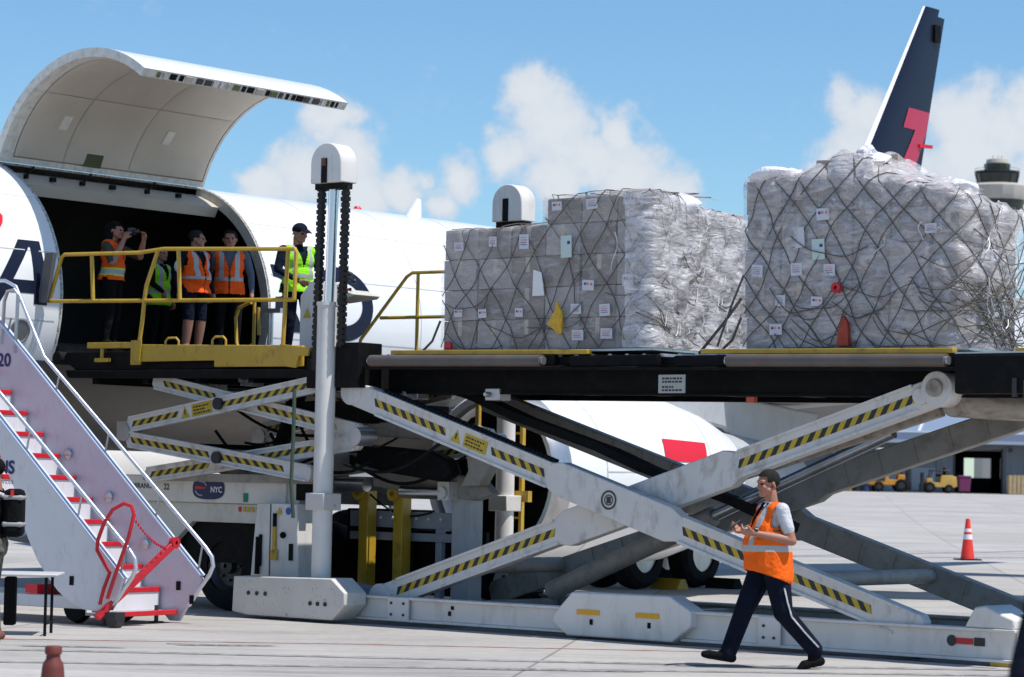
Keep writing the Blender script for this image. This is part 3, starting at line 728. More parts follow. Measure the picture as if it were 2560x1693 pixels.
# base frame
def rail_seg(u0, u1, z0, z1, v0, v1, mm):
    m = M(); m.box(u0, u1, v0 + .05, v1 - .02, z0 + .03, z1 - .03); m.box(u0, u1, v0, v1, z1 - .03, z1); m.box(u0, u1, v0, v1, z0, z0 + .03)
    return part('base_rail', m, mm, ldr, bevel=.006)
r1 = rail_seg(.5, 3.85, .05, .33, -.04, .16, K['white']); r2 = rail_seg(5.35, 9.32, .04, .36, -.04, .16, K['white'])
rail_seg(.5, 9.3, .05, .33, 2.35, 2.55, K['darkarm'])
part('splice_plate', M().box(1.18, 1.50, -.055, -.03, .055, .325), K['white'], ldr, bevel=.004)
part('splice_plate', M().box(6.35, 6.62, -.055, -.03, .05, .35), K['white'], ldr, bevel=.004)
part('center_plate', M().prism([(3.94, .50), (5.26, .51), (5.54, .36), (5.54, .20), (5.30, .03), (3.88, .03), (3.66, .17), (3.70, .26)], -.12, .14), K['white'], ldr, bevel=.015)
for u in (4.02, 4.82): part('reflector', M().box(u, u + .31, -.128, -.122, .265, .32), mat('amber_reflector', (.75, .36, .01), .3), ldr)
for u in (4.22, 5.0): part('tie_down_slot', M().box(u - .02, u + .02, -.128, -.121, .16, .22), K['black'], ldr)
def bolts(pts, v, r=.016, parent=ldr):
    for u, z in pts: part('bolt', M().cyl((u, v, z), (u, v - .012, z), r, 8), K['darkplastic'], parent)
bolts([(1.24, .26), (1.43, .26), (1.24, .13), (1.43, .13), (6.42, .26), (6.42, .14), (6.55, .14)], -.056)
part('lifting_eye', M().box(2.10, 2.14, .0, .008, .22, .26).box(2.06, 2.10, .0, .008, .15, .20), K['black'], ldr)
# hand warning pictogram at the tail of the base rail
m = M()
m.lathe([(.0, 0), (.055, 0)], (8.60, 0, .225), 'y', 20, mi=0, cap=False)
m.v = [(x, .003, z) for x, y, z in m.v]
m.quad((8.65, .003, .195), (8.84, .003, .195), (8.84, .003, .255), (8.65, .003, .255), 1); m.quad((8.85, .003, .185), (8.97, .003, .185), (8.97, .003, .265), (8.85, .003, .265), 0)
o = part('warning_pictogram', m, [K['darkplastic'], K['red']], ldr); recalc(o.data)
part('arm_clamp', M().prism([(8.75, .36), (9.30, .36), (9.30, .46), (9.12, .52), (8.98, .58), (8.86, .56)], -.02, .5), K['white'], ldr, bevel=.02)
part('ground_pad', M().box(9.05, 9.25, -.03, .25, 0, .05), K['yellow'], ldr)
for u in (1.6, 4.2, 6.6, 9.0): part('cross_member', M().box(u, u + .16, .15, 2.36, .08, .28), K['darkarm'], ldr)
for u in (3.9, 8.0):
    for v in (.35, 2.0):
        t = M().lathe([(.10, -.08), (.17, -.08), (.19, 0), (.17, .08), (.10, .08)], (u, v, .19), 'y', 20); part('bogie_wheel', t, K['rubber'], ldr)
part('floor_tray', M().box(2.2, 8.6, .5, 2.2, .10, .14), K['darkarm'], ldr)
# front outrigger shoe
part('stabiliser_shoe', M().prism([(-1.00, .07), (-.98, .49), (.62, .52), (.84, .36), (.84, .22), (.64, .04), (-.75, .04)], -.42, -.05), K['dirtywhite'], ldr, bevel=.012)
bolts([(-.72, .30), (-.58, .30), (-.44, .30), (.30, .22), (.42, .22), (.54, .22)], -.421, .026)
# deck
DZ = lambda u: 3.13 - .012 * (u - .7)
m = M(); m.prism([(.66, DZ(.66) - .44), (.66, DZ(.66) - .13), (10.3, DZ(10.3) - .13), (10.3, DZ(10.3) - .42)], .44, .58); dk = part('deck_side_rail', m, K['black'], ldr, bevel=.01)
m = M(); m.bar((.68, -.01, DZ(.7) - .16), (10.3, -.01, DZ(10.3) - .16), .05, .03); m.bar((.68, .43, DZ(.7) - .43), (10.3, .43, DZ(10.3) - .41), .05, .025); part('rail_flange', m, K['black'], dk)
m = M(); m.prism([(.66, DZ(.66) - .44), (.66, DZ(.66)), (10.3, DZ(10.3)), (10.3, DZ(10.3) - .42)], 2.62, 2.78); part('deck_side_rail', m, K['black'], ldr)
m = M(); m.prism([(.60, DZ(.6) - .10), (.60, DZ(.6) - .03), (10.3, DZ(10.3) - .03), (10.3, DZ(10.3) - .10)], .11, 2.63); part('deck_plate', m, K['black'], ldr)
for i in range(9):
    u = 1.0 + 1.08 * i; part('deck_cross_beam', M().box(u, u + .12, .58, 2.62, DZ(u) - .38, DZ(u) - .11), K['black'], ldr)
for i in range(7):
    u = .9 + 1.42 * i; part('deck_filler_panel', M().box(u, u + 1.20, .02, .10, DZ(u) - .14, DZ(u) - .02), K['black'], ldr, bevel=.01)
rm = M().cyl((0, 0, 0), (1, 0, 0), .058, 18)
for u0, u1 in ((.80, 3.38), (5.90, 8.52)):
    part('side_roller', M().cyl((u0, -.02, DZ(u0) - .075), (u1, -.02, DZ(u1) - .075), .068, 20), K['rollersteel'], ldr)
    for u in (u0, u1): part('roller_bearing', M().cyl((u - .03, -.02, DZ(u) - .075), (u + .03, -.02, DZ(u) - .075), .045, 12), K['steel'], ldr)
part('side_roller', M().cyl((9.55, -.02, DZ(9.5) - .075), (10.3, -.02, DZ(10.3) - .075), .068, 20), K['rollersteel'], ldr)
for u0, u1 in ((1.06, 3.97), (5.50, 8.56), (9.25, 10.3)):
    m = M(); m.prism([(u0, DZ(u0)), (u0, DZ(u0) + .05), (u1, DZ(u1) + .05), (u1, DZ(u1))], .03, .12); part('guide_strip', m, K['yellow'], ldr, bevel=.006)
rme = M().cyl((0, .22, 0), (0, 2.55, 0), .035, 10).mesh('conveyor_roller', K['steel'])
for i in range(40):
    o = link('conveyor_roller', rme, ldr); o.location = (.85 + .235 * i, 0, DZ(.85 + .235 * i) - .02)
pl = part('data_plate', M().box(5.01, 5.36, -.046, -.034, 2.655, 2.85), mat('plate_grey', (.40, .40, .37), .6), ldr)
for j, z in enumerate((2.81, 2.775, 2.72, 2.685)):
    m = M(); u = 5.06
    while u < (5.30 if j != 2 else 5.20):
        l = random.uniform(.02, .05); m.box(u, u + l, -.049, -.045, z - .010, z + .010); u += l + .012
    tag(part('plate_lettering', m, K['darkplastic'], pl), kind='stuff')
part('marker_lamp', M().box(6.16, 6.26, -.06, 0, 2.55, 2.61), mat('amber_red_lamp', (.45, .06, .01), .3), ldr)
part('deck_end_box', M().box(8.62, 9.50, -.05, .12, DZ(9) - .40, DZ(9) - .01), K['black'], ldr, bevel=.03)
part('deck_end_latch', M().box(8.62, 9.45, -.03, .10, DZ(9) - .006, DZ(9) + .012), K['steel'], ldr)
for u, z in ((9.28, 2.72), (9.40, 2.70)): part('latch_plate', M().box(u, u + .05, -.075, -.05, z - .12, z + .06), K['darkplastic'], ldr)
# masts
def mast(v, far=False, dz=0.0):
    part('mast_column', M().lathe([(.118, .5), (.118, 3.70), (.128, 3.71), (.128, 3.75)], (.172, v, 0), 'z', 28), K['white'], ldr)
    part('mast_piston', M().cyl((.20, v, 3.70), (.235, v, 5.12 + dz), .060, 24), K['chrome'], ldr)
    cap = M(); pts = [(x + .05, z + dz) for x, z in [(-.07, 5.15), (.42, 5.15), (.42, 5.38)] + [(.175 + .245 * math.cos(R(a)), 5.38 + .245 * math.sin(R(a))) for a in range(12, 180, 12)] + [(-.07, 5.38)]]
    cp = part('mast_cap', cap.prism(pts, v - .14, v + .14), K['white'], ldr, bevel=.012)
    m = M(); m.box(.165, .25, v - .155, v - .135, 5.15 + dz, 5.44 + dz); part('cap_slot', m, K['black'], cp)
    part('slot_guard', M().box(.175, .24, v - .159, v - .152, 5.35, 5.44), mat('rust_brown', (.16, .04, .02), .7), cp) if not far else None
    part('crosshead', M().box(.0, .46, v - .08, v + .08, 5.08 + dz, 5.15 + dz), K['black'], ldr)
    for u0, u1, z0 in ((.04, .0, 2.95), (.43, .41, 3.22)):
        ch = M(); z = 5.12 + dz; k = 0
        while z > z0:
            u = u1 + (u0 - u1) * (z - z0) / (5.12 - z0); w = .040 if k % 2 else .050
            ch.box(u - w, u + w, v - .035, v + .035, z - .050, z); ch.box(u - .03, u + .03, v - .03, v + .03, z - .068, z - .05); z -= .068; k += 1
        tag(part('lift_chain', ch, K['chain'], ldr), kind='stuff')
    part('mast_clamp', M().box(.02, .32, v - .14, v + .16, 1.30, 1.50), K['dirtywhite'], ldr, bevel=.01)
mast(-.12); mast(3.2, True, -.17)
part('carriage_box', M().box(.30, .68, -.10, .3, 2.74, 3.27), K['black'], ldr, bevel=.01)
part('carriage_box', M().box(-.20, .28, -.06, 3.0, 2.74, 3.10), K['black'], ldr)
m = M(); m.tube([(-.14, -.32, 2.72), (-.13, -.33, 2.2), (-.15, -.33, 1.6), (-.13, -.30, 1.2)], .022, 8); part('hydraulic_hose', m, mat('green_hose', (.05, .075, .05), .6), ldr)
# bridge platform
part('bridge_deck', M().prism([(-4.70, 3.16), (-4.62, 3.24), (-.20, 3.20), (-.20, 2.98), (-4.45, 3.00)], .02, 3.2), K['black'], ldr, bevel=.01)
m = M()
for i in range(5): m.box(-4.2 + .95 * i, -4.1 + .95 * i, .1, 3.1, 2.82, 3.0)
part('bridge_ribs', m, K['black'], ldr)
part('bridge_edge_beam', M().prism([(-4.55, 2.90), (-4.60, 3.0), (-.15, 2.97), (-.15, 2.86)], -.02, .10), K['black'], ldr, bevel=.01)
part('bridge_bumper', M().cyl((-4.74, -.05, 3.16), (-4.74, 3.25, 3.16), .085, 16), K['rubber'], ldr)
part('toe_board', M().prism([(-3.23, 3.09), (-3.23, 3.31), (-.27, 3.25), (-.27, 3.0), (-1.78, 3.01), (-1.78, 3.09)], -.07, -.03), K['yellow'], ldr, bevel=.008)
part('toe_board_corner', M().prism([(-.62, 3.27), (-.12, 3.22), (-.14, 3.12), (-.30, 3.12), (-.34, 2.98), (-.52, 3.0)], -.11, -.075), K['yellow'], ldr, bevel=.006)
part('side_bar', M().bar((-4.12, -.05, 3.31), (-3.15, -.05, 3.30), .06, .075).bar((-3.86, -.05, 3.28), (-3.86, -.05, 3.14), .035, .035, up=(1, 0, 0)).bar((-3.98, -.05, 3.12), (-3.72, -.05, 3.12), .05, .05), K['yellow'], ldr, bevel=.006)
for u in (-2.56, -1.72):
    m = M(); m.tube([(u - .12, -.05, 3.26), (u - .12, -.05, 3.34), (u - .07, -.05, 3.38), (u + .07, -.05, 3.38), (u + .12, -.05, 3.34), (u + .12, -.05, 3.26)], .014, 8); part('lift_handle', m, K['yellow'], ldr)
def rail(name, paths, r=.026):
    for p in paths: part(name, M().tube(p, r, 10), K['yellow'], ldr)
y = -.05
rail('guard_rail', [[(-4.92, y, 3.90), (-4.90, y, 3.95), (-4.70, y, 4.46), (-4.64, y, 4.50), (-3.2, y, 4.47), (-2.75, y, 4.50), (-.45, y, 4.41), (-.43, y, 4.36), (-.45, y, 3.80)], [(-4.92, y, 3.90), (-.44, y, 3.80)]])
rail('guard_post', [[(-4.11, y, 4.48), (-4.06, y, 3.87)], [(-2.86, y, 4.49), (-3.06, y, 4.05), (-3.09, y, 3.88), (-3.12, y, 3.6), (-3.18, y, 3.22)], [(-2.49, y, 4.49), (-2.44, y, 3.84)], [(-.57, y, 4.42), (-.62, y, 3.22)]])
part('post_socket', M().box(-3.27, -3.10, -.10, -.06, 3.05, 3.36), K['yellow'], ldr, bevel=.006)
m = M(); m.prism([(-4.90, 4.53), (-4.72, 4.53), (-4.86, 3.88), (-5.04, 3.88)], -.16, -.10); part('rubber_fender', m, mat('grey_rubber', (.10, .10, .105), .8, var=.2), ldr, bevel=.01)
y = 3.1
rail('guard_rail', [[(-2.35, y, 3.36), (-2.30, y, 3.52), (-1.50, y, 4.33), (-1.40, y, 4.38), (.6, y, 4.36), (.6, y, 3.2)], [(-1.95, y, 3.80), (.6, y, 3.78)]], .024)
rail('guard_post', [[(-1.30, y, 4.38), (-1.30, y, 3.15)], [(-.2, y, 4.37), (-.2, y, 3.15)]], .024)
y = 2.9
rail('safety_gate', [[(-4.18, y, 4.05), (-4.22, y, 4.05), (-4.42, y, 3.98), (-4.48, y, 3.85), (-4.45, y, 3.50), (-4.38, y, 3.40), (-4.12, y, 3.40)], [(-4.12, y, 4.05), (-4.12, y, 3.28)], [(-4.04, y, 3.98), (-4.02, y, 3.60)]], .024)
part('gate_post', M().cyl((-3.85, 2.95, 3.22), (-3.85, 2.95, 3.95), .04, 12).box(-4.0, -3.62, 2.9, 3.0, 3.90, 3.96), K['steel'], ldr)
part('gate_wheel', M().ball((-4.12, 2.88, 3.36), (.10, .06, .13)), K['yellow'], ldr)
# operator's cabinet and console
cb = part('control_cabinet', M().prism([(-1.38, 3.2), (-1.08, 3.2), (-1.08, 4.12), (-1.20, 4.12), (-1.38, 3.94)], 1.0, 1.35), K['white'], ldr, bevel=.01)
m = M(); m.add([(-1.32, .996, 3.66), (-1.18, .996, 3.66), (-1.25, .996, 3.79)], [(0, 1, 2)]); part('warning_triangle', m, K['tapey'], cb)
cs = part('control_console', M().prism([(-1.95, 3.95), (-1.45, 3.99), (-1.40, 4.03), (-1.62, 4.10), (-1.95, 4.08)], 2.0, 2.5), mat('console_cream', (.62, .58, .48), .5), ldr, bevel=.015)
m = M(); m.cyl((-1.85, 2.2, 3.2), (-1.85, 2.2, 3.95), .05, 10); part('console_post', m, K['steel'], cs)
m = M(); m.tube([(-1.75, 2.1, 4.08), (-1.68, 2.1, 4.22), (-1.56, 2.1, 4.24), (-1.50, 2.1, 4.20)], .018, 6); m.ball((-1.50, 2.1, 4.20), .035); m.ball((-1.62, 2.15, 4.30), .035); m.ball((-1.80, 2.1, 4.12), .05); part('joystick', m, K['darkplastic'], cs)
m = M()
for i, u in enumerate((-1.78, -1.70, -1.60, -1.55)): m.ball((u, 2.08, 4.10), .022, 8, 6, i % 2)
part('console_button', m, [K['red'], K['darkplastic']], cs)
# bridge scissor, two stages
def front_arm(p0, p1, v0, tp=None, sg=None):
    o, a, d, n, L = arm(p0, p1, .20, v0, v0 + .09)
    m = M()
    for s_ in (-1, 1):
        p, q = a + d * .06 + n * (s_ * .09), a + d * (L - .06) + n * (s_ * .09); m.bar((p.x, v0 - .01, p.y), (q.x, v0 - .01, q.y), .02, .022, up=(n.x, 0, n.y))
    part('edge_flange', m, K['armgrey'], o)
    for t0, t1 in tp or []: tape(o, a, d, n, t0, t1, v0, .07)
    if sg is not None: sign(o, a, d, n, sg, v0)
    return o
for v, far in ((0.0, 0), (2.4, 1)):
    front_arm((-3.42, 2.29), (-.05, 2.80), v, [(.10, .98), (1.72, 3.25)], 1.1)
    front_arm((-3.42, 2.12), (-.15, 1.72), v, [(.08, 1.55), (1.70, 2.85)])
    front_arm((-3.10, 2.86), (.50, 2.22), v + .13, [(.2, 1.2), (1.9, 3.3)])
    front_arm((-3.20, 1.66), (.50, 2.12), v + .13, [(.1, 1.2), (1.9, 3.3)])
    for c in ((-1.74, 2.56), (-1.74, 1.90)): part('pivot_pin', M().cyl((c[0], v - .05, c[1]), (c[0], v + .25, c[1]), .075, 18), K['darkplastic'], ldr)
    part('side_knuckle', M().cyl((-3.45, v - .02, 2.20), (-3.45, v + .2, 2.20), .11, 18).box(-3.60, -3.40, v, v + .08, 2.10, 2.34), K['steel'], ldr)
    part('side_knuckle', M().cyl((.52, v + .02, 2.17), (.52, v + .3, 2.17), .11, 18), K['steel'], ldr)
part('bridge_lift_cylinder', M().cyl((-2.0, 1.2, 1.75), (-1.5, 1.2, 2.85), .10, 16), K['black'], ldr)
part('scissor_frame', M().box(-3.3, -.2, .2, .32, 1.60, 1.70).box(-3.3, -.2, 2.2, 2.32, 1.60, 1.70).box(-2.0, -1.7, .3, 2.3, 1.7, 2.0), K['darkarm'], ldr)
part('bridge_cross_tube', M().cyl((-1.15, .2, 2.5), (-1.15, 2.5, 2.5), .08, 14).cyl((-2.7, .2, 2.0), (-2.7, 2.5, 2.0), .08, 14), K['black'], ldr)
# front chassis
ch = part('chassis_beam', M().box(-4.6, -.86, .30, .48, 1.34, 1.67), K['white'], ldr, bevel=.012)
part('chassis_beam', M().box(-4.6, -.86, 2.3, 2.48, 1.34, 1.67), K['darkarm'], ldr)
part('beam_end', M().box(-.86, -.66, .34, .46, 1.36, 1.66), K['white'], ldr); part('junction_box', M().box(-.64, -.34, .25, .5, 1.40, 1.66), K['black'], ldr, bevel=.01)
part('body_panel', M().prism([(-4.6, .42), (-4.6, 1.335), (-.95, 1.335), (-.95, 1.12), (-1.36, 1.10), (-2.55, 1.10), (-2.85, .86), (-2.90, .42)], .36, .46), mat('cream_white_paint', (.62, .585, .53), .5, var=.05, dirt=(.3, .26, .2), damt=.5), ldr, bevel=.01)
for u in (-3.75, -3.38): part('panel_gap', M().box(u, u + .02, .354, .358, .5, 1.3), K['black'], ldr)
part('tool_holder', M().box(-3.1, -3.02, .33, .358, .70, 1.0), K['black'], ldr)
cabn = part('side_cabinet', M().prism([(-1.42, .47), (-.60, .47), (-.66, 1.36), (-1.34, 1.36)], .12, .55), K['white'], ldr, bevel=.015)
cabn.location = (.17, 0, 0)
m = M(); m.prism([(-1.10, .46), (-1.085, .46), (-1.085, 1.35), (-1.10, 1.35)], .113, .117); part('cabinet_seam', m, K['darkplastic'], cabn)
m = M(); m.tube([(-1.28, .10, .95), (-1.28, .09, .5)], .03, 8); m.tube([(-1.24, .10, .98), (-1.24, .10, .6)], .02, 8); part('cable_loop', m, K['black'], cabn)
m = M(); m.box(-1.03, -.98, .09, .115, .76, 1.08); m.box(-1.06, -.95, .09, .115, .68, .80); part('pump_handle', m, K['yellow'], cabn); part('handle_grip', M().box(-1.025, -.985, .085, .116, 1.08, 1.24), K['black'], cabn)
part('cabinet_latch', M().box(-.76, -.70, .10, .116, .68, .88), K['black'], cabn); part('cabinet_knob', M().ball((-.86, .10, .98), .04), K['black'], cabn)
for (u, z, kk) in ((-.93, 1.27, 'tapey'), (-.78, 1.27, 'b')):
    m = M()
    if kk == 'b': m.lathe([(0, .1), (.045, .1)], (u, 0, z), 'y', 18, cap=False); part('safety_sticker', m, mat('blue_sticker', (.02, .10, .40), .5), cabn)
    else: m.add([(u - .045, .1, z - .04), (u + .045, .1, z - .04), (u, .1, z + .05)], [(0, 1, 2)]); part('safety_sticker', m, K['tapey'], cabn)
m = M()
for i, (u, k) in enumerate(((-1.72, 0), (-1.64, 1), (-1.57, 1), (-1.50, 1), (-1.42, 1), (-1.36, 2))): m.box(u, u + .05, .352, .357, 1.24, 1.30, k)
part('sticker_row', m, [K['red'], K['tapey'], mat('blue_sticker2', (.02, .10, .40), .5)], ldr)
part('green_tag', M().box(-1.58, -1.50, .29, .298, 1.36, 1.47), mat('green_tag', (.0, .22, .12), .5), ch)
# oval badge with letters, and the fleet number
m = M()
n_ = 30; m.add([(-2.20 + .285 * math.copysign(abs(math.cos(2 * math.pi * i / n_)) ** .7, math.cos(2 * math.pi * i / n_)), .292, 1.515 + .135 * math.copysign(abs(math.sin(2 * math.pi * i / n_)) ** .7, math.sin(2 * math.pi * i / n_))) for i in range(n_)], [tuple(range(n_))])
bd = part('oval_badge', m, mat('badge_blue', (.006, .008, .075), .4), ch); recalc(bd.data)
def lettering(txt, size, u, z, v, material, parent, bold=.0, name='lettering', ux=1.0):
    m = M()
    for poly in text_polys(txt, size, bold): m.add([(u + x * ux, v, z + y) for x, y in poly], [tuple(range(len(poly)))])
    o = part(name, m, material, parent, smooth=0); recalc(o.data); return o
lettering('NYC', .10, -2.16, 1.47, .287, K['paper'], bd, .002)
m = M(); m.prism([(-2.44, 1.505), (-2.26, 1.51), (-2.24, 1.53), (-2.42, 1.545)], .285, .288, 0)
for a0 in (200, 20):
    for i in range(6):
        a, b = R(a0 + 14 * i), R(a0 + 14 * i + 14)
        m.quad(*[(-2.33 + r * 1.2 * math.cos(t), .287, 1.515 + r * math.sin(t)) for r, t in ((.095, a), (.095, b), (.078, b), (.078, a))], mi=1)
o = part('badge_globe', m, [K['red'], mat('badge_grey', (.35, .36, .42), .5)], bd); recalc(o.data)
lettering('DMIRANO', .095, -3.68, 1.50, .297, K['darkplastic'], ch, .002); lettering('22', .105, -3.02, 1.49, .297, K['darkplastic'], ch, .003)
# drive wheels
def wheel(u, v, r, w, parent=ldr, rim=K['darkplastic']):
    t = part('wheel', M().lathe([(r * .55, -w), (r * .82, -w), (r * .96, -w * .75), (r, -w * .3), (r, w * .3), (r * .96, w * .75), (r * .82, w), (r * .55, w)], (u, v, r), 'y', 36, cap=False), K['rubber'], parent)
    part('rim', M().lathe([(r * .56, -w * .8), (r * .45, -w * .35), (r * .18, -w * .35), (r * .18, -w * .8), (r * .05, -w * .9)], (u, v, r), 'y', 28, cap=False), rim, t)
    for i in range(8):
        a = i * math.pi / 4; part('wheel_nut', M().cyl((u + r * .32 * math.cos(a), v - w * .35, r + r * .32 * math.sin(a)), (u + r * .32 * math.cos(a), v - w * .55, r + r * .32 * math.sin(a)), .02, 6), K['yellow'] if i == 2 else K['darkplastic'], t)
wheel(-2.05, .62, .56, .17); wheel(-2.05, 2.3, .56, .17); wheel(1.05, 2.35, .42, .14, rim=K['white'])
part('wheel_arch', M().box(-2.8, -1.3, .47, .55, .6, 1.3), K['black'], ldr)
part('engine_block', M().box(-4.4, -2.75, .5, 2.25, .45, 1.3).box(-1.35, -.2, 1.9, 2.3, .4, 1.3), K['black'], ldr, bevel=.02)
part('axle', M().cyl((-2.05, .6, .56), (-2.05, 2.3, .56), .12, 14), K['black'], ldr)
# middle frame behind the mast
part('yellow_strut', M().box(-.72, -.57, 1.45, 1.62, .36, 1.53), K['yellow'], ldr, bevel=.01); part('yellow_strut', M().box(-.14, .01, 1.45, 1.62, .36, 1.53), K['yellow'], ldr, bevel=.01)
for u in (-.70, -.12): part('strut_hook', M().lathe([(.035, -.02), (.09, -.02), (.09, .02), (.035, .02)], (u, 1.42, 1.50), 'y', 16, cap=False), K['yellow'], ldr)
part('tilt_cylinder', M().cyl((-.95, 1.3, 1.60), (-.45, 1.3, 1.60), .085, 18), K['steel'], ldr); part('tilt_cylinder', M().cyl((.15, 1.3, 1.53), (.82, 1.3, 1.53), .085, 18), K['chrome'], ldr)
part('cylinder_lug', M().box(.80, .98, 1.2, 1.4, 1.44, 1.66).cyl((.9, 1.15, 1.53), (.9, 1.45, 1.53), .07, 14), K['dirtywhite'], ldr)
part('rear_frame', M().box(-1.1, 1.0, 1.70, 1.80, 1.08, 1.28).box(-1.1, 1.0, 1.70, 1.80, .92, 1.02).box(-.86, -.78, 1.66, 1.78, .1, 1.1).box(.32, .42, 1.72, 1.80, .1, 1.1), mat('blue_grey_steel', (.30, .32, .36), .5, var=.1), ldr, bevel=.008)
part('corner_post', M().box(.86, 1.14, 1.4, 1.65, .2, 1.62), mat('grey_post', (.42, .43, .45), .5, var=.08, dirt=(.2, .17, .14), damt=.5), ldr, bevel=.01)
part('back_plate', M().box(-1.3, .9, 2.0, 2.06, .25, 1.05), K['black'], ldr)
m = M()
for i in range(6): m.cyl((-.55 + .2 * i, 1.69, 1.2), (-.55 + .2 * i, 1.66, 1.2), .018, 8)
part('frame_bolts', m, K['paper'], ldr)
part('lower_bracket', M().prism([(-.9, .12), (.75, .12), (.72, .32), (.1, .42), (-.6, .48), (-.88, .40)], .55, .75), mat('blue_grey_steel2', (.22, .25, .31), .5, var=.1), ldr, bevel=.015)
# lift linkage seen under the deck: slotted dark arms and grey castings
part('linkage_arm', M().prism([(-.25, 2.10), (.95, 2.02), (1.20, 1.92), (1.28, 1.76), (1.10, 1.66), (.2, 1.76), (-.3, 1.86)], .9, 1.1), K['black'], ldr, bevel=.03)
part('linkage_casting', M().prism([(-.3, 2.38), (1.3, 2.36), (1.75, 2.16), (1.72, 1.90), (1.52, 1.62), (1.22, 1.60), (1.34, 1.80), (1.30, 2.02), (1.05, 2.14), (-.3, 2.20)], 1.12, 1.3), K['darkarm'], ldr, bevel=.02)
part('linkage_casting', M().prism([(-.4, 1.80), (.4, 1.80), (1.35, 1.70), (1.55, 1.52), (1.25, 1.44), (-.4, 1.58)], 1.35, 1.5), K['darkarm'], ldr, bevel=.02)
part('transverse_beam', M().box(-.9, -.1, .3, 2.4, 2.35, 2.6), K['black'], ldr)
# far-side access ladder
for u in (-.02, .22): part('ladder_rail', M().box(u, u + .045, 3.42, 3.48, .55, 2.95), K['yellow'], ldr)
for i in range(9): part('ladder_rung', M().box(.0, .24, 3.43, 3.47, .66 + .27 * i, .69 + .27 * i), K['yellow'], ldr)
part('ladder_bracket', M().box(.0, .42, 3.36, 3.44, 1.42, 1.56).box(-.35, -.30, 3.2, 3.26, .9, 2.7), K['yellow'], ldr)

# hoses and cables slung through the lift
rh = random.Random(12)
for i in range(16):
    a = Vector((rh.uniform(-3.0, .2), rh.uniform(.35, 1.6), rh.uniform(1.5, 2.7))); b = a + Vector((rh.uniform(.6, 1.8), rh.uniform(-.3, .3), rh.uniform(-.5, .3)))
    sag = rh.uniform(.1, .3); pts = [a.lerp(b, q / 9) - Vector((0, 0, sag * math.sin(math.pi * q / 9))) for q in range(10)]
    part('hydraulic_hose', M().tube(pts, rh.uniform(.012, .022), 7), K['rubber'], ldr)
for u, v, z in ((-2.6, .55, 2.75), (-1.9, .5, 2.8), (-.9, .5, 2.78), (.9, .45, 2.62), (2.2, .4, 2.6)):
    part('valve_block', M().box(u, u + .22, v, v + .2, z, z + .14).cyl((u + .05, v, z + .07), (u + .05, v - .06, z + .07), .03, 10), K['steel'], ldr, bevel=.008)
# ------------------------------------------------------------------ freight pallets
def wrap_material(lo, hi, seed):
    m = bpy.data.materials.new('stretch_wrap'); m.use_nodes = True; nt = m.node_tree; L = nt.links
    b = nt.nodes['Principled BSDF']; out = nt.nodes['Material Output']
    b.inputs['Base Color'].default_value = (.80, .78, .80, 1) if seed == 3 else (.71, .67, .675, 1); b.inputs['Roughness'].default_value = .20; b.inputs['Specular IOR Level'].default_value = .6
    tr = nt.nodes.new('ShaderNodeBsdfTransparent'); mx = nt.nodes.new('ShaderNodeMixShader')
    t = nt.nodes.new('ShaderNodeTexCoord')
    mp = nt.nodes.new('ShaderNodeMapping'); mp.inputs['Scale'].default_value = (1.2, 1.2, 3.2); mp.inputs['Rotation'].default_value = (.2, .25, .1); L.new(t.outputs['Object'], mp.inputs['Vector'])
    n = nt.nodes.new('ShaderNodeTexNoise'); n.inputs['Scale'].default_value = 3.0; n.inputs['Detail'].default_value = 9; n.inputs['Roughness'].default_value = .68; n.inputs['Distortion'].default_value = 1.2
    L.new(mp.outputs[0], n.inputs['Vector'])
    r = nt.nodes.new('ShaderNodeMapRange'); r.inputs['From Min'].default_value = .42; r.inputs['From Max'].default_value = .70; r.inputs['To Min'].default_value = lo; r.inputs['To Max'].default_value = hi
    L.new(n.outputs['Fac'], r.inputs['Value'])
    L.new(r.outputs[0], mx.inputs['Fac']); L.new(tr.outputs[0], mx.inputs[1]); L.new(b.outputs[0], mx.inputs[2]); L.new(mx.outputs[0], out.inputs['Surface'])
    n2 = nt.nodes.new('ShaderNodeTexNoise'); n2.inputs['Scale'].default_value = 4.2; n2.inputs['Detail'].default_value = 6; n2.inputs['Distortion'].default_value = 1.5; L.new(mp.outputs[0], n2.inputs['Vector'])
    bp = nt.nodes.new('ShaderNodeBump'); bp.inputs['Strength'].default_value = .8; bp.inputs['Distance'].default_value = .03; L.new(n2.outputs['Fac'], bp.inputs['Height']); L.new(bp.outputs[0], b.inputs['Normal'])
    return m
WRAP = {1: wrap_material(.12, .50, 1), 2: wrap_material(.28, .80, 2), 3: wrap_material(.20, .95, 3)}
BAG = mat('white_film', (.80, .79, .82), .3, var=.05, vscale=9, bump=.8, bscale=14)
CART = [mat('carton_%d' % i, c, .75, var=.05, vscale=4, dirt=(.30, .28, .27), damt=.3, dscale=(3, 3, 3)) for i, c in enumerate(((.33, .275, .235), (.40, .345, .31), (.27, .215, .175), (.44, .395, .365)))]
TAPE = mat('parcel_tape', (.60, .50, .38), .35)
NET = mat('net_rope', (.105, .098, .085), .8, var=.3, vscale=30)
STRAND = mat('bright_strand', (.62, .60, .60), .4)
def label_material(seed):
    return mat('label_%d' % seed, (.80, .80, .84), .55)
LAB = mat('label_paper', (.62, .61, .65), .55)
LBLUE, LRED, LGREEN = mat('label_blue', (.03, .05, .22), .6), mat('label_red', (.60, .04, .05), .6), mat('label_green', (.56, .66, .62), .6)
def cnoise(x, y, z, s=1.0): return mnoise.noise(Vector((x * s, y * s, z * s)))
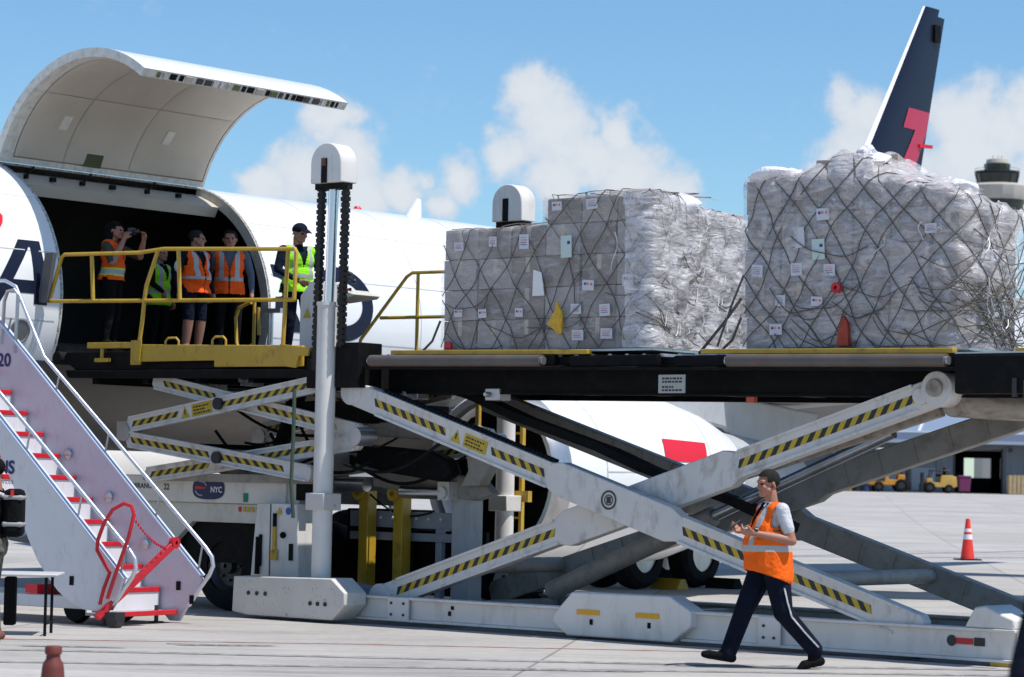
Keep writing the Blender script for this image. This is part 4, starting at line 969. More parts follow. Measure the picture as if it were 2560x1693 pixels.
def freight(label, u0, v0, z0, L, D, top, heap, seed, cz, boxes_extra, labels, tags):
    """top(s): height where the side ends along the unrolled side s; heap(d, s): rise over the top going inward"""
    base = WP(u0, v0, z0)
    t = thing('freight_pallet', label, 'freight pallet', base, LROT, 'netted freight pallets on the loader deck')
    rnd = random.Random(seed)
    part('pallet_sheet', M().box(-.12, L + .12, -.10, D + .12, -.035, -.01), K['steel'], t)
    rc = .10 if seed == 1 else .34
    sp, kx = (.40, .62) if seed == 1 else (.34, .74)
    def warp(c, h, fam): return .20 * cnoise(c * 2.1, h * 1.2, seed + fam * 5) + .05 * math.sin(h * 3 + c * 2) + .05 * cnoise(c * 5, h * 3.5, seed)
    def puff(s, h):
        f = 1.0
        for fam in (-1, 1):
            c = s - fam * kx * h; f *= abs(math.sin(math.pi * (c - warp(c, h, fam)) / sp))
        return f
    def side(s):
        """point and outward normal on the plan outline: near face, rounded corner, end face"""
        if s < L - rc: return Vector((s, 0, 0)), Vector((0, -1, 0))
        a = (s - (L - rc)) / (rc * math.pi / 2)
        if a < 1:
            n = Vector((math.sin(a * math.pi / 2), -math.cos(a * math.pi / 2), 0)); return Vector((L - rc, rc, 0)) + n * rc, n
        return Vector((L, rc + (s - (L - rc) - rc * math.pi / 2), 0)), Vector((1, 0, 0))
    def surf(s, h, off=0.0, wrap=False):
        p, n = side(s); H = top(s)
        k = cnoise(s, h, seed, 2.1) * .026 + cnoise(s + 9, h, seed, 6.0) * .010
        if wrap: k += puff(s, h) * ((.022 if seed == 1 else .050) * min(1, .35 + h / H if seed == 2 else .7) + .02 * max(0, cnoise(s, h, seed + 7, 3)))
        if h <= H: 
            q = p + n * (off + k + .012) + Vector((0, 0, h))
        else:
            d = h - H; q = p - n * (d - .01) + Vector((0, 0, H + heap(d, s) + off + k * 1.5)); 
        return q
    # cartons, every one its own box
    nu = max(1, round(L / .48)); cw = L / nu; nv = max(1, round(D / .50)); cd = D / nv
    for i in range(nu):
        for j in range(nv):
            k = 0; z = 0.0
            while True:
                hgt = cz
                s_ = (i + .5) * cw
                lim = min(top(s_) if j == 0 else 9, top(L + (j + .5) * cd) if i == nu - 1 else 9)
                if lim == 9: lim = top(s_) - .02
                if z + hgt > lim + .03:
                    if lim - z > .12: hgt = lim - z
                    else: break
                jx, jy = rnd.uniform(-.012, .012), rnd.uniform(0, .022)
                cut = .14 if (seed == 2 and i == nu - 1 and j == 0) else 0
                m = M(); m.box(i * cw + .006 + jx, (i + 1) * cw - .006 + jx - cut, j * cd + .01 + jy + cut * .6, (j + 1) * cd - .006 + jy * .5, z + .003, z + hgt - .005)
                o = part('carton', m, rnd.choice(CART), t, bevel=.008)
                if j == 0 or i == nu - 1:
                    tp = M()
                    if j == 0 and rnd.random() < .7: x = (i + .5) * cw + jx; tp.box(x - .03, x + .03, jy + .008, jy + .0095, z + hgt * .5, z + hgt - .006)
                    if tp.v: part('tape_strip', tp, TAPE, o)
                z += hgt; k += 1
    for (a, b, c, w, d, h, rz) in boxes_extra:
        m = M().box(-w / 2, w / 2, -d / 2, d / 2, 0, h); o = part('carton', m, rnd.choice(CART[:2]), t, bevel=.008); o.location = (a, b, c); o.rotation_euler = (R(rnd.uniform(-4, 4)), R(rnd.uniform(-5, 5)), R(rz))
    # film
    S = L + D; Hh = 3.1
    n1, n2 = int(S / .030), int(Hh / .030)
    m = M(); 
    m.grid(lambda a, b: surf(a * S, min(b * Hh, top(a * S) + D * .95 if a * S < L else top(a * S) + L * .6), .012, True), n1, n2)
    part('stretch_wrap', m, WRAP[seed], t, smooth=60)
    if seed == 1:      # extra turns of film over the outer end, hanging loose in folds
        m = M(); sa = L - .30
        m.grid(lambda a, b: surf(sa + (S - sa) * a, b * (top(sa + (S - sa) * a) - .01), .05 + .05 * abs(cnoise(a * 3, b * 2, 5, 2.5)) + .03 * cnoise(a * 9, b * 4, 8, 2), True), 90, 60)
        part('loose_film', m, WRAP[3], t, smooth=45)
    # loose white film gathered over the top
    def cover(a, b):
        s_ = a * S; d = b * (D * .95 if s_ < L else L * .55)
        q = surf(s_, top(s_) - (.10 + .22 * max(0, cnoise(s_, seed, 0, 2.3))) * (1 - min(1, b * 9)) + d * min(1, b * 9) + .001, .02)
        if b > .03: q = q + Vector((0, 0, .06 * abs(cnoise(s_, d, seed, 4)) + .02 * cnoise(s_, d, seed, 11)))
        return q
    if seed == 2: part('film_cover', M().grid(cover, int(S / .035), 44), WRAP[2], t, smooth=50)
    for i in range(3 if seed == 1 else 9):
        s_ = rnd.uniform(.05, L + D * .8); d = rnd.uniform(.05, D * .7)
        p = surf(s_, top(s_) + d, .0); b = M()
        rx, ry, rz_ = rnd.uniform(.12, .24), rnd.uniform(.12, .20), rnd.uniform(.06, .11)
        b.ball((0, 0, 0), (rx, ry, rz_), 22, 14)
        b.v = [tuple(Vector(q) * (1 + .40 * cnoise(q[0] + i, q[1], q[2], 6) + .14 * cnoise(q[0] + i, q[1], q[2] * 2, 17))) for q in b.v]
        o = part('film_bunch', b, BAG, t, smooth=50); o.location = p; o.rotation_euler = (rnd.uniform(-.3, .3), rnd.uniform(-.3, .3), rnd.uniform(0, 3))
    # rope net: two families of diagonals
    net = M()
    def rope(fn, k, r=.0085):
        pts = [fn(i / k) for i in range(k + 1)]; net.tube(pts, r, 5, False)
    for fam in (-1, 1):
        c = -10 * sp
        while c < 10:
            pts = []
            for i in range(61):
                h = 2.95 * i / 60; s_ = c + fam * h * kx + warp(c, h, fam)
                lim = top(min(max(s_, 0), S)) + (D * .8 if s_ < L else L * .5)
                if 0.02 < s_ < S - .02 and h < lim: pts.append(surf(s_, h, .026 + (.012 if fam > 0 else 0.0)))
                else:
                    if len(pts) > 2: net.tube(pts, .0058, 5, False)
                    pts = []
            if len(pts) > 2: net.tube(pts, .0058, 5, False)
            c += sp
    # drooped surplus net and lashing at the foot
    for i in range(34 if seed == 1 else 60):
        s_ = rnd.uniform(.0, S - .3) if i % 3 == 0 else rnd.uniform(L - .8, S - .3); h = rnd.uniform(.10, .75) if rnd.random() < .8 else rnd.uniform(.3, 1.2); pts = []
        ln = rnd.uniform(.4, 1.0); ph = rnd.uniform(0, 6); tl_ = rnd.uniform(-.35, .35)
        for q in range(12): pts.append(surf(min(max(s_ + ln * q / 11, .02), S - .02), max(.02, h - .14 * math.sin(math.pi * q / 11) + tl_ * q / 11 + .015 * math.sin(ph + q)), .06))
        net.tube(pts, .0058, 5, False)
    tag(part('cargo_net', net, NET, t, smooth=80), kind='stuff')
    st = M()
    for i in range(26 if seed == 1 else 20):
        s_ = rnd.uniform(L + .02, S - .1) if rnd.random() < .8 else rnd.uniform(L * .6, L); h = rnd.uniform(.05, top(s_) - .1); pts = []; ph = rnd.uniform(0, 6); ln = rnd.uniform(.12, .42)
        for q in range(8): pts.append(surf(min(s_ + .05 * math.sin(ph + q * .35) + .25 * math.sin(ph) * q / 7, S - .02), max(.02, min(h + ln * q / 7, top(s_))), .075 + .02 * math.sin(q + ph)))
        st.tube(pts, .0055, 4, False)
    tag(part('loose_strand', st, STRAND, t, smooth=80), kind='stuff')
    for (s_, h, w, hh, kind) in labels:
        if kind == 't' and rnd.random() < .35: continue
        w, hh = w * .82, hh * .82
        p, n = side(s_); tx = Vector((-n.y, n.x, 0)); tx = Vector((n.y * -1, n.x, 0))
        c = surf(s_, h, .042); m = M()
        rz = math.atan2(tx.y, tx.x); ti = rnd.uniform(-.07, .07)
        def P(x, y, o_): 
            x, y = x * math.cos(ti) - y * math.sin(ti), x * math.sin(ti) + y * math.cos(ti); return c + tx * x + Vector((0, 0, y)) + n * o_
        base_mat = 3 if kind == 'g' else 0
        m.quad(P(-w / 2, -hh / 2, 0), P(w / 2, -hh / 2, 0), P(w / 2, hh / 2, .006), P(-w / 2, hh / 2, .006), base_mat)
        if kind == 'f':
            m.quad(P(-w * .36, -.0, .004), P(-w * .20, -.0, .004), P(-w * .20, hh * .25, .006), P(-w * .36, hh * .25, .006), 1)
            for q in range(3): m.quad(P(-w * .19, hh * (.02 + .09 * q), .005), P(w * .06, hh * (.02 + .09 * q), .005), P(w * .06, hh * (.06 + .09 * q), .006), P(-w * .19, hh * (.06 + .09 * q), .006), 2)
            m.quad(P(w * .2, hh * .02, .005), P(w * .36, hh * .02, .005), P(w * .36, hh * .2, .006), P(w * .2, hh * .2, .006), 2)
        elif kind == 't':
            for q in range(4): m.quad(P(-w * .35, hh * (.25 - .16 * q), .004), P(w * .3 * (1 if q % 2 else .8), hh * (.25 - .16 * q), .004), P(w * .3 * (1 if q % 2 else .8), hh * (.29 - .16 * q), .006), P(-w * .35, hh * (.29 - .16 * q), .006), 2 if q < 2 else 1)
        elif kind == 'g':
            m.quad(P(w * .1, hh * .1, .004), P(w * .35, hh * .1, .004), P(w * .35, hh * .25, .006), P(w * .1, hh * .25, .006), 1)
        o = part('shipping_label', m, [LAB, LBLUE, LRED, LGREEN], t, smooth=0); recalc(o.data)
    for kind, s_, h in tags:
        p, n = side(s_); c = surf(s_, h, .085)
        if kind == 'yellow':
            b = M(); pts = [(-.10, -.05), (-.02, .10), (.02, .20), (.09, .06), (.11, -.16), (.05, -.17), (-.02, -.11)]
            b.prism(pts, -.012, .012); b.v = [(x + .02 * cnoise(x, z, 1, 9), y_ + .05 * cnoise(x, z, 4, 8), z) for x, y_, z in b.v]
            o = part('yellow_tag_bag', b, mat('gold_film', (.70, .40, .02), .25, var=.2, vscale=14, bump=.8, bscale=20), t)
        elif kind == 'reel':
            o = part('red_reel', M().lathe([(.020, -.02), (.055, -.025), (.055, .025), (.020, .02)], (0, 0, 0), 'y', 20, cap=False), K['red'], t)
        elif kind == 'orange':
            b = M(); b.prism([(-.06, -.17), (.09, -.17), (.075, .06), (.02, .14), (-.02, .06)], -.02, .03); o = part('orange_strap_end', b, mat('orange_strap', (.34, .035, .012), .5, var=.3, vscale=12), t)
        elif kind == 'paper':
            b = M(); b.prism([(-.06, -.12), (.11, -.12), (.09, .14), (-.02, .17)], -.004, .004); o = part('loose_paper', b, K['paper'], t); o.rotation_euler = (R(8), 0, 0)
        elif kind == 'red':
            o = part('red_buckle', M().box(-.05, .05, -.02, .02, -.04, .04), K['red'], t, bevel=.01)
        o.location = c
    # corner lashings down to the deck
    m = M(); m.tube([surf(.02, .35, .06), (-.10, -.06, .12), (-.26, -.08, -.02)], .014, 6)
    if seed == 2: m.tube([surf(.03, .55, .08), (-.2, -.08, .30), (-.50, -.10, -.02)], .016, 6); m.tube([surf(.05, .8, .07), (-.08, -.1, .5), (-.25, -.12, .05)], .012, 6)
    part('lashing_strap', m, NET, t)
    return t
def top1(s):
    if s < 1.50: return 1.38
    if s < 3.05: return 1.70
    return 1.70 - .11 * (s - 3.05)
freight('shorter stepped freight pallet with a gold bag on its netted near side', 1.62, .30, 3.165, 3.01, 2.45, top1, lambda d, s: .03 * min(d, .3) / .3 + (.10 * min(max(d - .5, 0), .5) if 1.0 < s < 1.5 else 0), 1, .352, [],
        [(.28, 1.20, .17, .12, 't'), (.78, 1.24, .14, .14, 't'), (1.25, 1.22, .17, .20, 't'), (1.72, 1.60, .17, .12, 'f'), (2.22, 1.60, .19, .14, 't'), (2.74, 1.62, .19, .13, 'f'), (1.86, 1.14, .19, .30, 'g'),
         (1.62, .68, .19, .16, 't'), (2.18, .70, .20, .14, 'f'), (2.72, .74, .18, .16, 'f'), (.66, .42, .15, .12, 'f'), (.28, .44, .15, .12, 'f'), (1.2, .42, .14, .12, 'f'), (2.02, .44, .18, .14, 't'), (2.42, .42, .18, .16, 't'), (2.05, .15, .2, .14, 't'), (2.45, .16, .2, .14, 't')],
        [('paper', 1.46, .72), ('yellow', 1.76, .33), ('red', .18, .06)])
def top2(s):
    return float(np.interp(s, [0, .3, .9, 1.4, 1.9, 2.3, 2.67, 3.2, 4.2], [1.80, 1.80, 1.79, 1.77, 1.68, 1.60, 1.52, 1.44, 1.36]))
def heap2(d, s):
    h = .22 * math.exp(-((s - 1.22) / .42) ** 2) * min(d / .12, 1) if s < 2.6 else .0
    return h + .04 * min(d / .4, 1)
freight('taller heaped freight pallet with a red reel on its net, at the outer end', 5.86, .30, 3.105, 2.67, 1.02, top2, heap2, 2, .36,
        [(1.02, .24, 1.74, .40, .34, .23, 6), (1.40, .30, 1.70, .36, .34, .22, -12), (1.30, .66, 1.80, .40, .36, .24, 20), (2.00, .40, 1.48, .46, .34, .14, 8), (.5, .75, 1.74, .5, .4, .14, 3)],
        [(.66, 1.52, .20, .16, 't'), (1.02, 1.40, .19, .15, 'f'), (.73, 1.17, .15, .26, 'o'), (.96, 1.04, .19, .26, 'g'), (.20, .84, .17, .16, 't'), (.70, .84, .17, .16, 't'), (1.10, .82, .17, .15, 't'), (.50, .52, .15, .14, 't'), (.95, .50, .17, .12, 'f'), (.45, .22, .19, .14, 'f'), (2.30, 1.20, .17, .12, 't'), (3.0, .95, .16, .14, 't')],
        [('reel', 1.22, .63), ('orange', 1.30, .20)])

# ------------------------------------------------------------------ mobile stairs (own frame: x down the flight, y across)
SO, SR = Vector((-4.294, 29.7, 0)), R(-33)
sts = thing('boarding_stairs', 'white mobile boarding stairs with red treads and chrome handrails', 'stairs', SO, SR)
SW = 1.28
nose = lambda z: -.18 - (z - .14) * 1.06
topl = lambda z: .14 - (z - .54) * 1.095
for i in range(13):
    z = .14 + .25 * i; x = nose(z)
    tr = part('tread', M().box(x - .27, x, .03, SW - .03, z - .03, z + .0), mat('tread_grey', (.35, .36, .40), .6, var=.1) if i == 0 else bpy.data.materials['tread_grey'], sts)
    part('red_nosing', M().box(x - .01, x + .03, .03, SW - .03, z - .045, z + .012), K['red'], tr, bevel=.008)
    if i < 12: part('riser', M().box(x - .27, x - .25, .03, SW - .03, z + .002, z + .205), K['stairw'], sts)
# far (right) side panel with lilac inner face
rp = M(); rp.prism([(topl(3.55), 3.55), (.14, .54), (.17, .50), (-.16, .02), (-.30, .02), (nose(3.2) - .42, 3.18)], SW, SW + .05)
rs = part('side_panel', rp, K['lilac'], sts, bevel=.008)
part('panel_edge', M().bar((topl(3.56), SW + .02, 3.57), (.155, SW + .02, .55), .09, .02), mat('edge_blue', (.60, .66, .78), .35), rs)
# near (left) side panel, deep and curved below
lpnts = [(topl(3.55), 3.55), (.16, .53), (.10, .36), (-.04, .24), (-.22, .17), (-.42, .18), (-.62, .25), (-.80, .37), (-.97, .53), (-1.10, .68), (-1.22, .86), (-1.33, 1.05), (-1.42, 1.26), (-1.50, 1.5), (-1.75, 1.9), (-2.4, 2.5), (nose(3.2) - .42, 3.2)]
ls = part('side_panel', M().prism(lpnts, -.05, .0), K['stairw'], sts, bevel=.01)
part('panel_edge', M().bar((topl(3.56), -.02, 3.57), (.165, -.02, .54), .09, .02), bpy.data.materials['edge_blue'], ls)
def st_text(txt, size, x, z, y, bold, parent, rot=0.0, ux=1):
    m = M()
    for poly in text_polys(txt, size, bold):
        m.add([(x + (a * math.cos(rot) - b * math.sin(rot)) * ux, y, z + a * math.sin(rot) + b * math.cos(rot)) for a, b in poly], [tuple(range(len(poly)))])
    o = part('lettering', m, mat('navy_print', (.015, .015, .12), .5), parent, smooth=0); recalc(o.data)
st_text('20', .22, -3.08, 2.94, SW - .006, .006, rs)
st_text('TRANS', .205, -2.13, 1.66, -.058, .006, ls); st_text('services', .085, -1.78, 1.54, -.058, .0, ls)
for x, z in ((-1.89, 1.90), (-1.24, 1.41), (-.67, .88)): part('step_light', M().lathe([(.0, 0), (.05, 0), (.065, -.03), (.03, -.06), (0, -.06)], (x, SW - .002, z), 'y', 16, cap=False), K['steel'], rs)
for x, z in ((-.17, .42), (.03, .27)): part('panel_slot', M().box(x - .03, x + .03, SW - .012, SW - .004, z - .05, z + .05), K['black'], rs)
part('panel_slot', M().box(-.62, -.56, -.058, -.052, .44, .54), K['black'], ls)
def handrail(y, top_x):
    p = [(top_x - 1.2, y, 3.98), (topl(3.42) , y, 3.97), (topl(3.30) + .04, y, 3.90), (-2.35, y, 3.05), (-1.27, y, 2.13), (.20, y, .86), (.29, y, .76), (.31, y, .66), (.26, y, .56), (.14, y, .42), (-.03, y, .20)]
    o = part('handrail', M().tube(p, .024, 12), K['rail'], sts)
    for x, z in ((-2.9, 3.52), (-2.1, 2.82), (-1.3, 2.15), (-.5, 1.46), (.15, .90)):
        part('rail_stay', M().tube([(x, y, z), (x - .10, y, topl(0) - x > 0 and (.14 - x) / 1.095 + .54 - .16 or z - .3)], .012, 8), K['steel'], o)
handrail(SW + .02, -3.1); handrail(-.02, -3.1)
m = M(); m.tube([(-3.02, SW, 3.20), (-3.00, SW, 3.72), (-2.95, SW, 3.84), (-2.84, SW, 3.86), (-2.78, SW, 3.80), (-2.80, SW, 3.10)], .022, 8); part('rail_bow', m, K['steel'], sts)
# platform and undercarriage
part('top_platform', M().box(-5.1, nose(3.4) - .05, 0, SW, 3.28, 3.36), K['stairw'], sts)
for x in (-4.9, -3.7):
    for y in (.06, SW - .06): part('support_leg', M().bar((x, y, .3), (x, y, 3.28), .07, .07, up=(1, 0, 0)), K['stairw'], sts)
part('chassis_rail', M().box(-5.1, -.20, .12, .22, .17, .31).box(-5.1, -.62, SW - .22, SW - .12, .17, .31), K['stairw'], sts, bevel=.01)
part('chassis_crossbar', M().box(-1.32, -1.22, .2, SW - .1, .30, .42).box(-4.5, -4.4, .2, SW - .1, .2, .3), K['red'], sts); part('tail_lamp', M().box(-1.42, -1.24, .10, .2, .32, .42), K['logored'], sts)
for x in (-.75, -4.5):
    for y in (.25, SW - .25):
        w_ = part('wheel', M().lathe([(.08, -.07), (.16, -.07), (.19, 0), (.16, .07), (.08, .07)], (x, y, .19), 'y', 24), K['rubber'], sts); part('rim', M().lathe([(.0, -.06), (.09, -.06), (.09, .06), (0, .06)], (x, y, .19), 'y', 16, cap=False), K['yellow'], w_)
for y in (.2, SW - .2): part('jack_foot', M().cyl((-.32, y, .0), (-.32, y, .2), .025, 10).box(-.38, -.26, y - .06, y + .06, 0, .02), K['darkplastic'], sts)
part('front_caster', M().cyl((.05, -.10, .07), (.05, .02, .07), .075, 16).box(-.03, .12, -.12, .04, .08, .17), K['darkplastic'], sts)
# red tow bar folded up across the foot of the flight, and its release loop
tb_ = part('tow_bar', M().bar((-.12, -.16, .10), (.32, .56, .90), .10, .075), K['red'], sts, bevel=.012)
part('tow_eye', M().lathe([(.02, -.03), (.065, -.03), (.065, .03), (.02, .03)], (.335, .585, .93), 'x', 18, cap=False), K['red'], tb_)
lp = M(); lp.tube([(-.10, -.13, .25), (-.06, -.12, .42), (.02, -.12, .60), (-.17, -.12, .84), (-.165, -.12, .95), (-.08, -.12, 1.14), (.04, -.12, 1.29), (.20, -.12, 1.36), (.31, -.12, 1.33), (.345, -.12, 1.24), (.28, -.12, 1.0), (.10, -.12, .58), (.0, -.12, .32)], .022, 10)
part('release_loop', lp, K['red'], sts)
c = M()
for i in range(16):
    t = i / 15; x, y, z = .33 - .02 * t, -.10 + .60 * t, 1.20 - .34 * t - .06 * math.sin(math.pi * t)
    c.ball((x, y, z), (.016, .012, .022), 6, 5)
tag(part('safety_chain', c, K['red'], sts), kind='stuff')

# ------------------------------------------------------------------ folding table in front of the stairs
tbl = thing('folding_table', 'white folding table with black legs standing beside the stairs at left', 'table', (-5.38, 28.15, 0), R(3))
part('table_top', M().box(-.75, .74, -.35, .35, .61, .64), mat('table_laminate', (.50, .50, .50), .5, var=.06), tbl, bevel=.01)
for x in (-.6, .62):
    for y in (-.28, .28): part('leg', M().tube([(x, y, .60), (x, y, 0)], .016, 8), K['black'], tbl)
    part('leg_brace', M().tube([(x, -.28, .12), (x, .28, .12)], .012, 8), K['black'], tbl)
part('hanging_cloth', M().box(.18, .30, -.2, -.05, .1, .6), K['blackcloth'], tbl, bevel=.02)

# ------------------------------------------------------------------ cones
def cone(name, label, c, h, r, body, bands=True, group='traffic cones'):
    t = thing(name, label, 'cone', c, R(20), group)
    part('base', M().box(-r * 1.45, r * 1.45, -r * 1.45, r * 1.45, 0, .035), K['black'], t, bevel=.01)
    part('cone_body', M().lathe([(r, .03), (r * .96, .06), (r * .30, h * .97), (r * .26, h), (0, h)], (0, 0, 0), 'z', 24, cap=False), body, t)
    if bands:
        f = lambda z: r * .96 + (r * .30 - r * .96) * (z - .06) / (h * .97 - .06) + .004
        for a, b in ((.50, .62), (.68, .76)): part('reflective_collar', M().lathe([(f(a * h), a * h), (f(b * h), b * h)], (0, 0, 0), 'z', 24, cap=False), K['paper'], t)
    return t
cone('traffic_cone', 'red traffic cone with two white collars alone on the sunlit apron at right', (10.87, 64.0, 0), .98, .17, K['conered'])
cone('traffic_cone', 'red traffic cone standing behind the loader near the yellow ladder', (-.39, 46.6, 0), .95, .17, K['conered'], False)
cone('traffic_cone', 'red traffic cone behind the lower scissor arm, farther back beside the ladder', (-.22, 44.0, 0), .55, .13, K['conered'], False)
def bottle_cone():
    t = thing('marker_cone', 'faded brown-red cone top cut off by the bottom edge at left', 'cone', (-2.75, 16.5, 0), 0)
    part('base', M().box(-.2, .2, -.2, .2, 0, .03), K['black'], t, bevel=.01)
    part('cone_body', M().lathe([(.15, .03), (.075, .42), (.068, .50), (.062, .54), (.045, .565), (.042, .59), (.046, .595), (.052, .60), (.052, .635), (.046, .645), (0, .645)], (0, 0, 0), 'z', 28, cap=False), K['conedull'], t)
bottle_cone()
# ------------------------------------------------------------------ people
def capsule(m, p0, r0, p1, r1, n=14):
    p0, p1 = Vector(p0), Vector(p1); d = (p1 - p0)
    if d.length < 1e-5: d = Vector((0, 0, 1e-4))
    d.normalize(); pts, rs = [], []
    for k in range(5): a = R(4 + 86 * k / 4); pts.append(p0 - d * (r0 * math.cos(a))); rs.append(r0 * math.sin(a))
    for k in range(5): a = R(90 - 86 * k / 4); pts.append(p1 + d * (r1 * math.cos(a))); rs.append(r1 * math.sin(a))
    m.tube(pts, rs, n)
def ell(m, c, r, n=18, k=12): m.ball(c, r, n, k)
def voxel(m, vox, smooth=4):
    me = bpy.data.meshes.new('tmp'); me.from_pydata(m.v, [], m.f); me.update(); recalc(me)
    ob = bpy.data.objects.new('tmp', me); COL.objects.link(ob)
    rm = ob.modifiers.new('r', 'REMESH'); rm.mode = 'VOXEL'; rm.voxel_size = vox
    sm = ob.modifiers.new('s', 'SMOOTH'); sm.factor = .5; sm.iterations = smooth
    bpy.context.view_layer.update()
    out = bpy.data.meshes.new_from_object(ob.evaluated_get(bpy.context.evaluated_depsgraph_get()))
    bpy.data.objects.remove(ob); bpy.data.meshes.remove(me); return out
def add_prims(prims, grow=0.0):
    m = M()
    for p in prims:
        if p[1] == 'e': ell(m, p[2], [x + grow for x in p[3]])
        else: capsule(m, p[1], p[2] + grow, p[3], p[4] + grow)
    return m
def centers(me):
    c = np.empty(len(me.polygons) * 3); me.polygons.foreach_get('center', c); return c.reshape(-1, 3)
def assign(me, prims, tags):
    c = centers(me); best = np.full(len(c), 1e9); idx = np.zeros(len(c), int)
    for p in prims:
        if p[1] == 'e':
            r = np.array(p[3]); d = (np.linalg.norm((c - np.array(p[2])) / r, axis=1) - 1) * r.min()
        else:
            a, b = np.array(p[1]), np.array(p[3]); ab = b - a; t = np.clip(((c - a) @ ab) / max(ab @ ab, 1e-9), 0, 1)
            d = np.linalg.norm(c - (a + t[:, None] * ab), axis=1) - (p[2] + (p[4] - p[2]) * t)
        k = d < best; best[k] = d[k]; idx[k] = tags.index(p[0])
    return idx
def hand(prims, w, d, n, side_, curl=.6, tag_='skin'):
    w, d, n = Vector(w), Vector(d).normalized(), Vector(n); n = (n - d * n.dot(d)).normalized(); c = d.cross(n).normalized() * side_
    prims.append((tag_, tuple(w), .026, tuple(w + d * .045), .032)); prims.append((tag_, tuple(w + d * .05 + c * .018), .024, tuple(w + d * .085 + c * .022), .018)); prims.append((tag_, tuple(w + d * .05 - c * .018), .022, tuple(w + d * .08 - c * .024), .017))
    for i, (o, l) in enumerate(((.030, .070), (.010, .080), (-.011, .074), (-.031, .058))):
        a = w + d * .085 + c * o; f1 = (d * (1 - curl * .5) + n * curl * .7).normalized(); b = a + f1 * l * .5
        f2 = (d * (.8 - curl * 1.1) + n * (curl * 1.2)).normalized(); e = b + f2 * l * .55
        prims.append((tag_, tuple(a), .0105, tuple(b), .0098)); prims.append((tag_, tuple(b), .0098, tuple(e), .0082))
    a = w + d * .028 + c * .030; b = a + (c * .6 + d * .7 + n * .35).normalized() * .042; e = b + (d * .8 + n * .5).normalized() * .030
    prims.append((tag_, tuple(a), .0135, tuple(b), .0115)); prims.append((tag_, tuple(b), .0115, tuple(e), .009))
BASE = dict(hipL=(0, .095, .93), hipR=(0, -.095, .93), knL=(.02, .10, .50), knR=(.02, -.10, .50), anL=(-.03, .10, .09), anR=(-.03, -.10, .09), toL=(.15, .125, .035), toR=(.15, -.125, .035),
            shL=(0, .185, 1.42), shR=(0, -.185, 1.42), elL=(-.03, .245, 1.13), elR=(-.03, -.245, 1.13), wrL=(.06, .25, .88), wrR=(.06, -.25, .88), hdL=(.1, 0, -1), hdR=(.1, 0, -1),
            head=(.03, 0, 1.635), yaw=0, pitch=0, belly=0.0, lean=0.0, gender=0)
